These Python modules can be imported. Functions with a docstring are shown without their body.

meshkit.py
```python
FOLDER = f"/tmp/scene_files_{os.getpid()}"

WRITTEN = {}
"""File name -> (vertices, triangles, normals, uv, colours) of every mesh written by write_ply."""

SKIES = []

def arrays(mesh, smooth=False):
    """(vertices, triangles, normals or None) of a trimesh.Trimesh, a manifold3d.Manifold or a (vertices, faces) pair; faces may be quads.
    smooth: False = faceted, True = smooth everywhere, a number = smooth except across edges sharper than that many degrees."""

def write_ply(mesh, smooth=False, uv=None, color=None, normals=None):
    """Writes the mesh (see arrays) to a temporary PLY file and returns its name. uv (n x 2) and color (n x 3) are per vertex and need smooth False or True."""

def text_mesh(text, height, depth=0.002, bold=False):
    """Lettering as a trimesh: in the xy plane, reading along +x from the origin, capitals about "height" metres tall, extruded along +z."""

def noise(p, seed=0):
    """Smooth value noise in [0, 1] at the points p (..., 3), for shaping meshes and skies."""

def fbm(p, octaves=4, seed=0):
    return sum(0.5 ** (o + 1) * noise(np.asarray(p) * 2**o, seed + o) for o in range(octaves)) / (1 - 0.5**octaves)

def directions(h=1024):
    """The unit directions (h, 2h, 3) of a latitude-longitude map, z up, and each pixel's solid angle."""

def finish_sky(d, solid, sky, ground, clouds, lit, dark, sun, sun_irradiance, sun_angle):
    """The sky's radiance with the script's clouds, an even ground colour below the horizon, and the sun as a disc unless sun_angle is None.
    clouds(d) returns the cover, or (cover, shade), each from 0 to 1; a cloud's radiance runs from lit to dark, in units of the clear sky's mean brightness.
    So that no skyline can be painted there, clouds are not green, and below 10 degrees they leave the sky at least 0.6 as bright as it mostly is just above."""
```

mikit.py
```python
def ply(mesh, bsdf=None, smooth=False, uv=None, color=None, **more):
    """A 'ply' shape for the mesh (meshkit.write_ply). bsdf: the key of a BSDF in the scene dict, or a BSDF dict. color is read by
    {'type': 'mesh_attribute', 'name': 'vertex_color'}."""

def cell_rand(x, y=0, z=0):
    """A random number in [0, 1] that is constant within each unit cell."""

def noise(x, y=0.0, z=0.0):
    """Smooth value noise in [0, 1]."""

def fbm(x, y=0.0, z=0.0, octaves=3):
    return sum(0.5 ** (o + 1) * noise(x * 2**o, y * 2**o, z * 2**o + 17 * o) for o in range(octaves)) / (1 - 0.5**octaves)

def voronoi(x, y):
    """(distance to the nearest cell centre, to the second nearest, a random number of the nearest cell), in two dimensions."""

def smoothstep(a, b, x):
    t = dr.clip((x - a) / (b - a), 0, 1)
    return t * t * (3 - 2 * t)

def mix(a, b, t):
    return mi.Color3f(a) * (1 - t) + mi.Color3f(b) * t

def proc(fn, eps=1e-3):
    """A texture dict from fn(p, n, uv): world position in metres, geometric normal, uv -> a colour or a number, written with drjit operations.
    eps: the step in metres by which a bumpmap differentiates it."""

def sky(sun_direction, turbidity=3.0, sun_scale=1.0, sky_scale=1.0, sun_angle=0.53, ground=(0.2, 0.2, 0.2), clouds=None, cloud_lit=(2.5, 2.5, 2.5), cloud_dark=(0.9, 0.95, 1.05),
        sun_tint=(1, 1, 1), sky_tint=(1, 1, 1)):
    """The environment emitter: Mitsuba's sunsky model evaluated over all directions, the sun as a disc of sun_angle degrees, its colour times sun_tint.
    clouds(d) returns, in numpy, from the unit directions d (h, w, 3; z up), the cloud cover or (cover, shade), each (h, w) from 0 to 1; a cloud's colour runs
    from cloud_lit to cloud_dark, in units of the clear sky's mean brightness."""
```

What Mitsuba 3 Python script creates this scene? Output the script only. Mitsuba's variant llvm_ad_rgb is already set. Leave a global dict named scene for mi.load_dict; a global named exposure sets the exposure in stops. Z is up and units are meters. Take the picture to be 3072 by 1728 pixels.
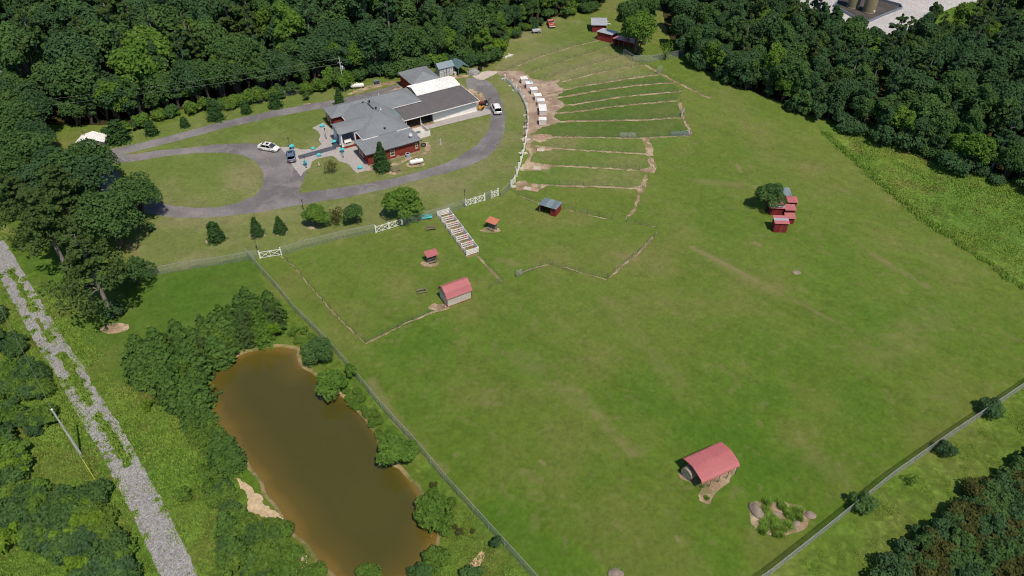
import math, numpy as np, trimesh, shapely, shapely.affinity, drjit as dr, mitsuba as mi, mikit, meshkit
from shapely.geometry import Polygon, LineString, Point
from shapely.ops import unary_union
from mikit import noise, fbm, smoothstep, mix
T = mi.ScalarTransform4f
scene, labels = {}, {}
# ---------------------------------------------------------------- camera, sky and sun, exposure
CAM_H, PITCH = 78.0, 40.5
ct, st = math.cos(math.radians(PITCH)), math.sin(math.radians(PITCH))
scene['camera'] = {'type': 'perspective', 'fov': 71.0, 'fov_axis': 'x', 'near_clip': 1.0, 'far_clip': 4000.0,
                   'to_world': T().look_at([0, 0, CAM_H], [0, ct, CAM_H - st], [0, 0, 1])}
exposure = 1.42
scene['sky'] = mikit.sky((0.235, -0.445, 0.865), turbidity=3.0, sun_scale=1.0, sky_scale=1.0, ground=(0.06, 0.08, 0.03), sun_tint=(.955, .995, 1.06))

# ---------------------------------------------------------------- helpers
def rng(seed): return np.random.default_rng(seed)
used = {}
def numbered(name):
    n = used.get(name, 0); used[name] = n + 1
    return name if n == 0 else f'{name}_{n:03d}'
def thing(name, label, cat, group=None):
    key = numbered(name); labels[key] = {'label': label, 'category': cat}
    if group: labels[key]['group'] = group
    return key
def put(parent, name, shape, label=None, kind=None):
    """one part: shape is a dict from mikit.ply"""
    key = numbered(parent + '__' + name) if parent else numbered(name)
    scene[key] = shape
    if label or kind:
        labels[key] = {}
        if label: labels[key]['label'] = label
        if kind: labels[key]['kind'] = kind
    return key
def moved(shape, m): return {**shape, 'to_world': m}
def struct(name, mesh, mat, smooth=False):
    key = numbered(name); scene[key] = mikit.ply(mesh, mat, smooth); labels[key] = {'kind': 'structure'}; return key
def frame(x, y, deg, z=0.0): return T().translate([x, y, z]).rotate([0, 0, 1], deg)
def mat4(t): return np.array(t.matrix, float).reshape(4, 4)

class MB:
    """collects quads and triangles into one mesh"""
    def __init__(s): s.v, s.f, s.n = [], [], 0
    def add(s, v, f):
        s.v.append(np.asarray(v, float)); s.f.append(np.asarray(f, int) + s.n); s.n += len(v); return s
    def poly(s, pts):
        k = len(pts); return s.add(pts, [[0, i, i + 1] for i in range(1, k - 1)])
    def box(s, x0, x1, y0, y1, z0, z1):
        v = [(x, y, z) for x in (x0, x1) for y in (y0, y1) for z in (z0, z1)]
        return s.add(v, [[0, 1, 3], [0, 3, 2], [4, 6, 7], [4, 7, 5], [0, 4, 5], [0, 5, 1], [2, 3, 7], [2, 7, 6], [0, 2, 6], [0, 6, 4], [1, 5, 7], [1, 7, 3]])
    def beam(s, a, b, w, h, up=(0, 0, 1)):
        a, b = np.array(a, float), np.array(b, float); d = (b - a) / np.linalg.norm(b - a)
        up = np.array(up, float)
        if abs(d @ up) > .95: up = np.array([1.0, 0, 0])
        x = np.cross(d, up); x /= np.linalg.norm(x); y = np.cross(x, d)
        v = [p + x * i * w / 2 + y * j * h / 2 for p in (a, b) for i in (-1, 1) for j in (-1, 1)]
        return s.add(v, [[0, 1, 3], [0, 3, 2], [4, 6, 7], [4, 7, 5], [0, 4, 5], [0, 5, 1], [2, 3, 7], [2, 7, 6], [0, 2, 6], [0, 6, 4], [1, 5, 7], [1, 7, 3]])
    def tube(s, pts, radii, n=8, cap=True):
        p = np.asarray(pts, float); r = np.broadcast_to(radii, (len(p),)).astype(float)
        t = np.gradient(p, axis=0); t /= np.linalg.norm(t, axis=1, keepdims=True) + 1e-9
        a = np.cross(t, np.where(np.abs(t[:, 2:]) < .9, [0, 0, 1.0], [1.0, 0, 0])); a /= np.linalg.norm(a, axis=1, keepdims=True)
        b = np.cross(t, a); g = np.arange(n) * 2 * np.pi / n
        v = (p[:, None] + r[:, None, None] * (np.cos(g)[None, :, None] * a[:, None] + np.sin(g)[None, :, None] * b[:, None])).reshape(-1, 3)
        f = []
        for i in range(len(p) - 1):
            for j in range(n):
                k = (j + 1) % n; q = (i * n + j, i * n + k, (i + 1) * n + k, (i + 1) * n + j); f += [[q[0], q[1], q[2]], [q[0], q[2], q[3]]]
        if cap:
            v = np.vstack([v, p[:1], p[-1:]]); m = len(v); e = (len(p) - 1) * n
            f += [[m - 2, (j + 1) % n, j] for j in range(n)] + [[m - 1, e + j, e + (j + 1) % n] for j in range(n)]
        return s.add(v, f)
    def lathe(s, prof, n=14, c=(0, 0)):
        g = np.arange(n) * 2 * np.pi / n
        v = np.array([(c[0] + r * np.cos(x), c[1] + r * np.sin(x), z) for r, z in prof for x in g]); f = []
        for i in range(len(prof) - 1):
            for j in range(n):
                k = (j + 1) % n; f += [[i * n + j, i * n + k, (i + 1) * n + k], [i * n + j, (i + 1) * n + k, (i + 1) * n + j]]
        return s.add(v, f)
    def prism(s, pts2, axis0, axis1, h):
        """outline pts2 (list of 3d points), swept by vector h"""
        p = np.array(pts2, float); k = len(p); q = p + np.array(h, float)
        s.add(np.vstack([p, q]), [[0, i + 1, i] for i in range(1, k - 1)] + [[k, k + i, k + i + 1] for i in range(1, k - 1)] +
              [x for i in range(k) for x in ([i, (i + 1) % k, k + (i + 1) % k], [i, k + (i + 1) % k, k + i])]); return s
    def at(s, t):
        m = mat4(t); return (np.vstack(s.v) @ m[:3, :3].T + m[:3, 3], np.vstack(s.f))
    def mesh(s): return (np.vstack(s.v), np.vstack(s.f))
    def ply(s, mat, smooth=False, t=None): return mikit.ply(trimesh.Trimesh(*(s.at(t) if t is not None else s.mesh()), process=False), mat, smooth)

def slab(pts, th):
    """roof plane: a sheet of 3d points with thickness th below"""
    m = MB(); p = np.array(pts, float); q = p - [0, 0, th]; k = len(p)
    n = np.cross(p[1] - p[0], p[2] - p[0])[2]
    if n < 0: p, q = p[::-1], q[::-1]
    m.add(np.vstack([p, q]), [[0, i, i + 1] for i in range(1, k - 1)] + [[k, k + i + 1, k + i] for i in range(1, k - 1)] +
          [x for i in range(k) for x in ([i, k + i, (i + 1) % k], [(i + 1) % k, k + i, k + (i + 1) % k])])
    return m
def ragged(poly, step=.4, amp=.2, freq=.7, seed=0):
    """a polygon with a worn, uneven edge"""
    out = []
    for g in getattr(poly, 'geoms', [poly]):
        def ring(r):
            n = max(8, int(r.length / step)); p = np.array([r.interpolate(i / n, normalized=True).coords[0] for i in range(n)])
            q = np.c_[p * freq, np.full(n, seed * 3.7)]
            return p + amp * 2 * np.c_[meshkit.fbm(q, 3, seed) - .5, meshkit.fbm(q + 31.3, 3, seed + 5) - .5] * 2
        out.append(Polygon(ring(g.exterior), [ring(h) for h in g.interiors]).buffer(0))
    return unary_union(out)
def sheet(poly, z):
    vs, fs, n = [], [], 0
    for g in getattr(poly, 'geoms', [poly]):
        if g.is_empty or g.geom_type != 'Polygon': continue
        v, f = trimesh.creation.triangulate_polygon(g, engine='earcut')
        a, b, c = (v[f[:, i]] for i in range(3))
        cr = (b[:, 0] - a[:, 0]) * (c[:, 1] - a[:, 1]) - (b[:, 1] - a[:, 1]) * (c[:, 0] - a[:, 0])
        f = np.where((cr < 0)[:, None], f[:, ::-1], f)
        vs.append(np.c_[v, np.full(len(v), z)]); fs.append(f + n); n += len(v)
    return (np.vstack(vs), np.vstack(fs))

# ---------------------------------------------------------------- materials
def C(*c): return {'type': 'rgb', 'value': list(c)}
def diffuse(name, col):
    scene[name] = {'type': 'twosided', 'bsdf': {'type': 'diffuse', 'reflectance': mikit.proc(col) if callable(col) else C(*col)}}
def princ(name, col, rough=.5, spec=.5, metal=0.0, **k):
    scene[name] = {'type': 'twosided', 'bsdf': {'type': 'principled', 'base_color': mikit.proc(col) if callable(col) else C(*col), 'roughness': rough, 'specular': spec, 'metallic': metal, **k}}
def segd(p, ax, ay, bx, by):
    """distance to a segment on the ground"""
    dx, dy = bx - ax, by - ay; L = dx * dx + dy * dy + 1e-9
    t = dr.clip(((p.x - ax) * dx + (p.y - ay) * dy) / L, 0, 1)
    return dr.sqrt(dr.square(p.x - ax - t * dx) + dr.square(p.y - ay - t * dy))
def grain(p, s): return noise(p.x * s, p.y * s, 3.3)

WORN = [  # worn or bare marks in the pasture turf: x, y, x, y, half width, strength
]
def worn(a, b, w, k): WORN.append((*a, *b, w, k))
worn((32.25, 102.81), (41.23, 93.35), .7, .55); worn((41.23, 93.35), (53.04, 81.21), .5, .3); worn((35.08, 99.34), (44.25, 89.75), 1.6, .25)
worn((63.82, 100.48), (69.51, 91.79), .8, .4); worn((60.46, 110.18), (65.20, 96.02), .5, .2)
worn((47.18, 130.98), (47.11, 128.29), .6, .6); worn((43.91, 103.75), (44.36, 103.28), .7, .5)
worn((10.72, 65.93), (15.82, 57.80), .9, .35); worn((1.31, 75.19), (10.72, 65.93), 2.0, .22); worn((3.73, 56.55), (4.33, 55.93), .3, .5)
worn((-20.66, 70.40), (-15.03, 61.74), .9, .4); worn((-15.03, 61.74), (-9.09, 54.71), 1.1, .3); worn((15.73, 87.77), (23.77, 70.40), 1.8, .18)
worn((-67.39, 103.99), (-63.11, 99.34), 2.4, .75); worn((-66.06, 105.20), (-63.14, 102.22), 1.6, .4); worn((-2.30, 98.78), (0.83, 98.00), 1.2, .3)
worn((18.44, 100.48), (21.81, 99.34), 1.0, .4); worn((-74.49, 141.98), (-54.95, 155.28), .5, .25); worn((19.50, 45.75), (19.64, 45.24), .25, .6)
worn((-65.59, 84.89), (-62.40, 84.89), .9, .7); worn((-70.58, 91.79), (-67.45, 93.88), 1.6, .6); worn((-78.46, 97.11), (-74.89, 93.88), 1.2, .45)
worn((52.09, 165.87), (55.76, 133.42), 4.0, .18); worn((54.78, 76.02), (67.97, 83.95), 3.5, .2); worn((18.05, 145.62), (21.08, 140.21), 1., .3)
worn((37.64, 124.77), (48.75, 122.54), 1.2, .3); worn((63.89, 122.54), (66.55, 121.08), 1., .25); worn((38.55, 58.44), (41.69, 55.31), 2., .2)

def grass_base(p, lush, mid, dry):
    n1, n2 = fbm(p.x * .045 + 4.1, p.y * .045, 1.7, 3), fbm(p.x * .16, p.y * .16 + 9.2, 5.1, 3)
    c = mix(lush, mid, smoothstep(.30, .62, n1 * .7 + n2 * .3))
    c = mix(c, dry, smoothstep(.48, .74, n2 * .6 + n1 * .4) * .75)
    return c
def turf(p, lush, mid, dry, soil, amt=1.0):
    c = grass_base(p, lush, mid, dry)
    g = noise(p.x * .8, p.y * .8, .5) * .25 + noise(p.x * 2.0, p.y * 2.0, 2.5) * .35 + noise(p.x * 4.3, p.y * 4.3, 7.5) * .40
    streak = .6 * noise((p.x * .64 + p.y * .77) * .9, (p.x * .77 - p.y * .64) * .05, 8.8) + .4 * noise((p.x * .64 + p.y * .77) * .22, (p.x * .77 - p.y * .64) * .02, 3.8)      # passes of the mower
    c = c * (.47 + .90 * g + .18 * streak)
    bare = smoothstep(.60, .82, fbm(p.x * .8 + 7, p.y * .8, 4.0, 4))
    return mix(c, soil, bare * .22 * amt)
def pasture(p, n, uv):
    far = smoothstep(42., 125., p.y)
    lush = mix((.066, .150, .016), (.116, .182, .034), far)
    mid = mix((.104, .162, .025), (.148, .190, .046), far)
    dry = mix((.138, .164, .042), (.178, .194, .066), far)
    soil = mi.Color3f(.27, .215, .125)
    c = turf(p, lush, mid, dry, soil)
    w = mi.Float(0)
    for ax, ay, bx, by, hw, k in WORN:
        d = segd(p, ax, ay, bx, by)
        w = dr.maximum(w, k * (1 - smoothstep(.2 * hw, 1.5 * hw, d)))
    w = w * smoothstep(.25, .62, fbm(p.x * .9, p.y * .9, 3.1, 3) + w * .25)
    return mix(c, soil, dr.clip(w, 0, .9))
def lawn(p, n, uv):
    return turf(p, mi.Color3f(0.132, 0.186, 0.046), mi.Color3f(0.168, 0.203, 0.068), mi.Color3f(0.230, 0.223, 0.112), mi.Color3f(0.336, 0.274, 0.225), .6)
def green_lawn(p, n, uv):   # well watered
    return turf(p, mi.Color3f(.070, .150, .022), mi.Color3f(.092, .158, .028), mi.Color3f(.130, .168, .042), mi.Color3f(0.263, 0.232, 0.125), .4)
def run_lawn(p, n, uv):
    return turf(p, mi.Color3f(0.106, 0.185, 0.036), mi.Color3f(0.140, 0.193, 0.049), mi.Color3f(0.207, 0.207, 0.088), mi.Color3f(0.336, 0.269, 0.195), .8)
def run_lush(p, n, uv):
    return turf(p, mi.Color3f(.088, .150, .034), mi.Color3f(.104, .158, .040), mi.Color3f(.140, .168, .054), mi.Color3f(0.280, 0.220, 0.156), .6)
def rough(p, n, uv):
    c = turf(p, mi.Color3f(.080, .158, .024), mi.Color3f(.104, .168, .028), mi.Color3f(.150, .180, .046), mi.Color3f(0.198, 0.180, 0.099), .5)
    t = noise(p.x * 1.1, p.y * 1.1, 2.2) * noise(p.x * 2.6, p.y * 2.6, 5.2)
    return c * (.78 + .85 * t)
def yellow_meadow(p, n, uv):
    c = turf(p, mi.Color3f(.100, .190, .036), mi.Color3f(.128, .196, .038), mi.Color3f(.200, .205, .050), mi.Color3f(0.220, 0.194, 0.099), .4)
    t = noise(p.x * .9, p.y * .9, 2.2) * noise(p.x * 2.1, p.y * 2.1, 5.2)
    return c * (.84 + .95 * t)
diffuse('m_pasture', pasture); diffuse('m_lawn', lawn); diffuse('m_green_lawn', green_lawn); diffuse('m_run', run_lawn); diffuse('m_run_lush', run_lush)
diffuse('m_rough', rough); diffuse('m_meadow', yellow_meadow)
def soil(p, n, uv):
    a = fbm(p.x * .6, p.y * .6, 1.1, 4); b = noise(p.x * 4, p.y * 4, 2.)
    c = mix((.30, .215, .145), (.46, .37, .26), smoothstep(.3, .7, a)) * (.8 + .4 * b)
    return mix(c, (.13, .165, .05), smoothstep(.60, .72, noise(p.x * 1.1, p.y * 1.1, 9.)) * .6)
diffuse('m_soil', soil)
def pink_dirt(p, n, uv):
    a = fbm(p.x * .5, p.y * .5, 1.1, 4)
    return mix((.30, .22, .175), (.44, .35, .285), smoothstep(.3, .7, a)) * (.85 + .3 * noise(p.x * 5, p.y * 5, 2.))
diffuse('m_kennel_dirt', pink_dirt)
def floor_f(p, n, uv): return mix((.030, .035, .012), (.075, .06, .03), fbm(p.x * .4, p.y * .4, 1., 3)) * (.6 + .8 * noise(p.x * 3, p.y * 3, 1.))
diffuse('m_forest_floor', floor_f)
def asphalt(p, n, uv):
    a = fbm(p.x * .25, p.y * .25, 2.2, 4); b = noise(p.x * 6, p.y * 6, 1.)
    c = mix((.165, .158, .168), (.245, .238, .25), smoothstep(.25, .75, a)) * (.86 + .26 * b)
    wx, wy = p.x + 1.5 * noise(p.x * .4, p.y * .4, 1.), p.y + 1.5 * noise(p.x * .4, p.y * .4, 5.)
    d1, d2, _ = mikit.voronoi(wx * .16, wy * .16)
    c = mix(c, (.31, .30, .295), (1 - smoothstep(.010, .045, d2 - d1)) * .45 * smoothstep(.35, .6, noise(p.x * .12, p.y * .12, 2.)))
    return mix(c, (.30, .285, .28), smoothstep(.58, .78, fbm(p.x * .3, p.y * .3, 4., 3)) * .5)
diffuse('m_asphalt', asphalt)
def concrete(p, n, uv):
    a = fbm(p.x * .4, p.y * .4, 2.2, 4)
    return mix((.36, .345, .34), (.47, .455, .45), a) * (.9 + .2 * noise(p.x * 5, p.y * 5, 1.))
diffuse('m_concrete', concrete)
def pale_slab(p, n, uv): return mix((.47, .41, .37), (.62, .56, .50), fbm(p.x * .6, p.y * .6, 2.2, 4)) * (.92 + .16 * noise(p.x * 6, p.y * 6, 1.))
diffuse('m_pale_slab', pale_slab)
diffuse('m_patio', lambda p, n, uv: mix((.60, .58, .54), (.72, .70, .66), fbm(p.x * .8, p.y * .8, 1., 3)))
diffuse('m_walk_dark', lambda p, n, uv: mix((.085, .095, .12), (.125, .135, .165), noise(p.x * 2.2, p.y * 2.2, 1.)))
def gravel(p, n, uv):
    a = fbm(p.x * .35, p.y * .35, 1., 3); b = noise(p.x * 3.1, p.y * 3.1, 1.); d = noise(p.x * 7.7, p.y * 7.7, 4.)
    c = mix((.22, .22, .222), (.40, .40, .405), .3 * a + .35 * b + .35 * d) * (.70 + .5 * d)
    return c
diffuse('m_gravel', gravel)
diffuse('m_gravel_pad', lambda p, n, uv: mix((.42, .42, .44), (.56, .55, .55), fbm(p.x * .12, p.y * .12, 1., 4)) * (.9 + .2 * noise(p.x * 2, p.y * 2, 3.)))
diffuse('m_sand', lambda p, n, uv: mix((.44, .33, .20), (.62, .50, .34), fbm(p.x * .8, p.y * .8, 1., 4)) * (.85 + .3 * noise(p.x * 4, p.y * 4, 3.)))

# ---------------------------------------------------------------- ground
POND = Polygon([(-32.70, 77.20), (-35.82, 78.05), (-38.40, 77.45), (-40.89, 76.19), (-43.43, 74.29), (-44.93, 72.68), (-45.15, 71.18), (-43.92, 68.13), (-42.08, 64.86), (-39.25, 61.40), (-37.14, 59.74),
    (-34.54, 56.55), (-32.77, 54.40), (-29.41, 50.17), (-26.39, 46.69), (-23.62, 43.82), (-21.64, 42.04), (-19.76, 40.51), (-17.61, 38.48), (-14.45, 38.03), (-11.97, 39.49), (-10.30, 41.66),
    (-9.45, 43.42), (-8.95, 45.24), (-8.60, 46.80), (-10.47, 48.51), (-10.95, 50.51), (-11.67, 52.80), (-14.14, 55.07), (-16.15, 56.30), (-17.50, 58.57), (-19.05, 61.87), (-21.22, 64.93),
    (-23.75, 67.68), (-25.82, 69.03), (-27.97, 71.18), (-29.85, 72.91), (-31.44, 73.72)]).buffer(.3)
pond_edge = ragged(POND, .7, .25, .5, 3)
big = Polygon([(-1500, -400), (1500, -400), (1500, 2500), (-1500, 2500)])
near = Polygon([(-260, -20), (260, -20), (260, 420), (-260, 420)])
V1, F1 = sheet(big.difference(near), 0.0); V2, F2 = sheet(near.difference(pond_edge), 0.0)
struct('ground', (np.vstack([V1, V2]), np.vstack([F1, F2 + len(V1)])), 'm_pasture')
def bank_mesh(outer, drops):
    """rings stepping inwards and down"""
    n = 260; vs = []
    for ins, z in drops:
        g = outer.buffer(-ins).exterior if ins else outer.exterior
        ref = vs[0] if vs else None
        if ref is None: vs.append(np.array([(*g.interpolate(i / n, normalized=True).coords[0], z) for i in range(n)]))
        else: vs.append(np.array([(*g.interpolate(g.project(Point(p[:2]))).coords[0], z) for p in ref]))
    f = []
    for k in range(len(vs) - 1):
        for i in range(n):
            j = (i + 1) % n; f += [[k * n + i, k * n + j, (k + 1) * n + j], [k * n + i, (k + 1) * n + j, (k + 1) * n + i]]
    return np.vstack(vs), np.array(f)
struct('pond_bank', bank_mesh(Polygon(pond_edge.exterior), [(0, 0.0), (.35, -.12), (.7, -.34), (1.6, -.9)]), 'm_bank')
diffuse('m_bank', lambda p, n, uv: mix((.30, .235, .12), (.16, .17, .06), smoothstep(.35, .65, fbm(p.x * .5, p.y * .5, 1., 4))) * (.8 + .4 * noise(p.x * 3, p.y * 3, 3.)))
shore_pts = np.array(POND.simplify(1.2).exterior.coords)
def water_col(p, n, uv):   # silt stirred up over the shallows, which lie along the near and left banks
    d = mi.Float(99)
    for (ax, ay), (bx, by) in zip(shore_pts[:-1], shore_pts[1:]):
        mx, my = (ax + bx) / 2, (ay + by) / 2
        shallow = 1.0 if (mx < -30 and my < 78) or my < 46 else (1.5 if mx < -38 else 3.2)
        d = dr.minimum(d, segd(p, ax, ay, bx, by) * shallow)
    d = d + 1.8 * (fbm(p.x * .22, p.y * .22, 2., 3) - .5)
    c = mix((.165, .114, .026), (.104, .081, .016), smoothstep(.2, 2.0, d))
    c = mix(c, (.070, .066, .0145), smoothstep(1.0, 5.5, d))
    return c * (.92 + .16 * fbm(p.x * .08, p.y * .08, 3., 3))
scene['m_water'] = {'type': 'principled', 'base_color': mikit.proc(water_col), 'roughness': .12, 'specular': .5}
struct('pond_water', sheet(pond_edge.buffer(-.1), -.2), 'm_water')

def S(name, poly, z, mat, amp=.25, step=.5, seed=1, freq=.7): return struct(name, sheet(ragged(poly, step, amp, freq, seed) if amp else poly, z), mat)
L = LineString
# forest floors
FOREST_A = Polygon([(-142.79, 140.11), (-105.53, 149.01), (-93.69, 148.05), (-86.88, 149.01), (-80.93, 154.59), (-71.40, 159.06), (-62.82, 162.62), (-54.13, 167.05), (-44.88, 170.48), (-30.43, 175.42), (-21.38, 179.52), (-12.91, 183.76), (-5.81, 182.69), (-3.65, 191.55), (-2.26, 200.58), (4.25, 206.61), (12.38, 216.18), (21.20, 220.66), (27.16, 224.69), (40, 330), (-330, 330)])
FOREST_B = Polygon([(44.99, 214.00), (44.40, 198.63), (49.44, 181.62), (53.92, 170.48), (61.33, 163.71), (67.90, 155.95), (75.04, 149.33), (81.17, 141.59), (87.36, 135.51), (94.21, 128.97), (102.23, 121.87), (112.03, 113.23), (330, 330), (55, 330)])
PAD = Polygon([(94.60, 250.79), (86.61, 214.00), (92.31, 204.57), (99.48, 198.14), (107.30, 196.70), (118.02, 208.68), (131.76, 219.53), (144.40, 228.84), (168.58, 250.79), (130, 330), (90, 330)])
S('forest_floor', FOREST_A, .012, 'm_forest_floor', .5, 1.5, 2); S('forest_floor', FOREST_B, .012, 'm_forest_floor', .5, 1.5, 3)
S('gravel_yard', PAD, .020, 'm_gravel_pad', .6, 1.5, 4)
S('meadow', Polygon([(128.73, 219.53), (142.02, 228.24), (154.00, 231.26), (168.48, 244.01), (141.11, 214.00), (125.15, 201.07), (121.72, 206.10)]), .024, 'm_rough', .5, 1.2, 5)
# lawns round the house
HOUSE_LAWN = Polygon([(-89.06, 138.12), (-87.54, 143.78), (-80.20, 147.86), (-71.44, 154.28), (-61.01, 160.45), (-47.69, 165.43), (-33.90, 171.56), (-28.02, 172.73), (-18.12, 175.10), (-4.93, 177.52), (-2.76, 185.09), (-1.46, 200.26), (4.85, 207.78), (13.32, 215.73), (22.57, 212.49), (30.40, 198.81), (35.56, 187.72), (11.34, 173.91),
    (0.20, 175.10), (3.49, 157.32), (3.04, 145.62), (0.99, 128.61), (-1.43, 121.81), (-9.10, 116.57), (-17.92, 112.13), (-25.63, 108.28), (-41.60, 101.40), (-50.47, 98.00), (-62.46, 94.94), (-68.59, 105.20), (-73.56, 110.18), (-83.48, 122.54)])
S('house_lawn', HOUSE_LAWN, .006, 'm_lawn', .4, 1.0, 6)
S('side_lawn', Polygon([(-94.41, 110.18), (-86.41, 100.48), (-78.58, 91.79), (-70.89, 83.95), (-63.92, 76.86), (-57.01, 70.40), (-54.06, 67.39), (-53.07, 78.57), (-46.16, 83.95), (-40.04, 89.75), (-46.70, 99.91), (-55.52, 96.56), (-62.25, 94.41), (-73.04, 100.48), (-84.51, 105.20), (-100.26, 118.24), (-101.06, 115.47)]), .010, 'm_green_lawn', .4, 1.0, 7)
# rough ground: left verge, pond surrounds, right meadow, strip outside the fence
S('rough_verge', Polygon([(-142.19, 133.42), (-100.36, 110.18), (-90.30, 105.20), (-78.58, 91.79), (-70.89, 83.95), (-63.25, 76.02), (-56.94, 70.25), (-56.45, 74.78), (-47.61, 76.86), (-38.60, 89.25), (-31.46, 81.03), (-22.10, 70.40), (-12.52, 58.32), (-4.77, 48.95), (1.90, 40.84), (4.48, 37.58), (0.49, 30.13), (-60.62, 30.13), (-130.66, 75.19)]).difference(POND.buffer(1.2)), .008, 'm_rough', .5, 1.0, 8)
S('tall_meadow', Polygon([(71.54, 148.43), (79.18, 149.00), (88.40, 142.88), (94.84, 135.91), (103.81, 124.77), (120.02, 110.18), (96.61, 67.39), (90.94, 86.32), (85.47, 90.97), (81.77, 100.48), (77.58, 110.18), (74.24, 122.54), (71.51, 135.07), (68.96, 144.15)]), .008, 'm_meadow', .5, .9, 9)
S('outer_meadow', Polygon([(27.67, 39.86), (35.81, 44.98), (48.04, 53.21), (61.73, 61.74), (76.78, 72.36), (95.87, 83.95), (107.62, 60.40), (45.75, 23.01), (22.90, 30.13)]), .008, 'm_rough', .5, .9, 10)
# drives
DRIVE_UP = L([(-88.02, 134.74), (-82.46, 137.78), (-74.68, 142.52), (-65.93, 148.43), (-56.40, 153.68), (-46.19, 158.15), (-40.01, 160.67), (-32.05, 165.43), (-27.04, 168.57)]).buffer(1.7)
DRIVE_LOOP = Polygon([(-91.27, 132.60), (-87.00, 134.74), (-80.23, 135.41), (-76.18, 137.10), (-70.53, 138.12), (-64.93, 139.51), (-58.18, 140.21), (-54.99, 139.68), (-50.70, 138.12), (-47.48, 137.27), (-43.21, 133.42), (-42.41, 127.05), (-42.22, 120.08), (-36.31, 121.66), (-28.74, 124.02), (-23.38, 126.13), (-18.74, 128.61), (-14.03, 131.62), (-10.46, 135.24), (-7.64, 139.51), (-5.61, 144.70), (-4.74, 149.76), (-5.12, 154.48),
    (-17.88, 147.86), (-20.38, 145.62), (-22.76, 151.31), (-10.26, 158.98), (-11.74, 173.67), (-7.38, 173.43), (-4.78, 169.94), (-3.21, 164.33), (-2.08, 158.36), (-1.47, 151.31), (-1.78, 144.70), (-2.86, 139.34), (-5.33, 134.24), (-8.97, 130.50), (-13.75, 127.67), (-18.45, 125.53), (-25.21, 121.66), (-31.88, 118.94), (-40.28, 116.29), (-44.92, 114.79), (-49.10, 113.32), (-54.80, 112.13), (-59.94, 111.74), (-64.54, 112.00), (-68.32, 113.05), (-73.95, 114.79), (-83.48, 122.54)])
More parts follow.
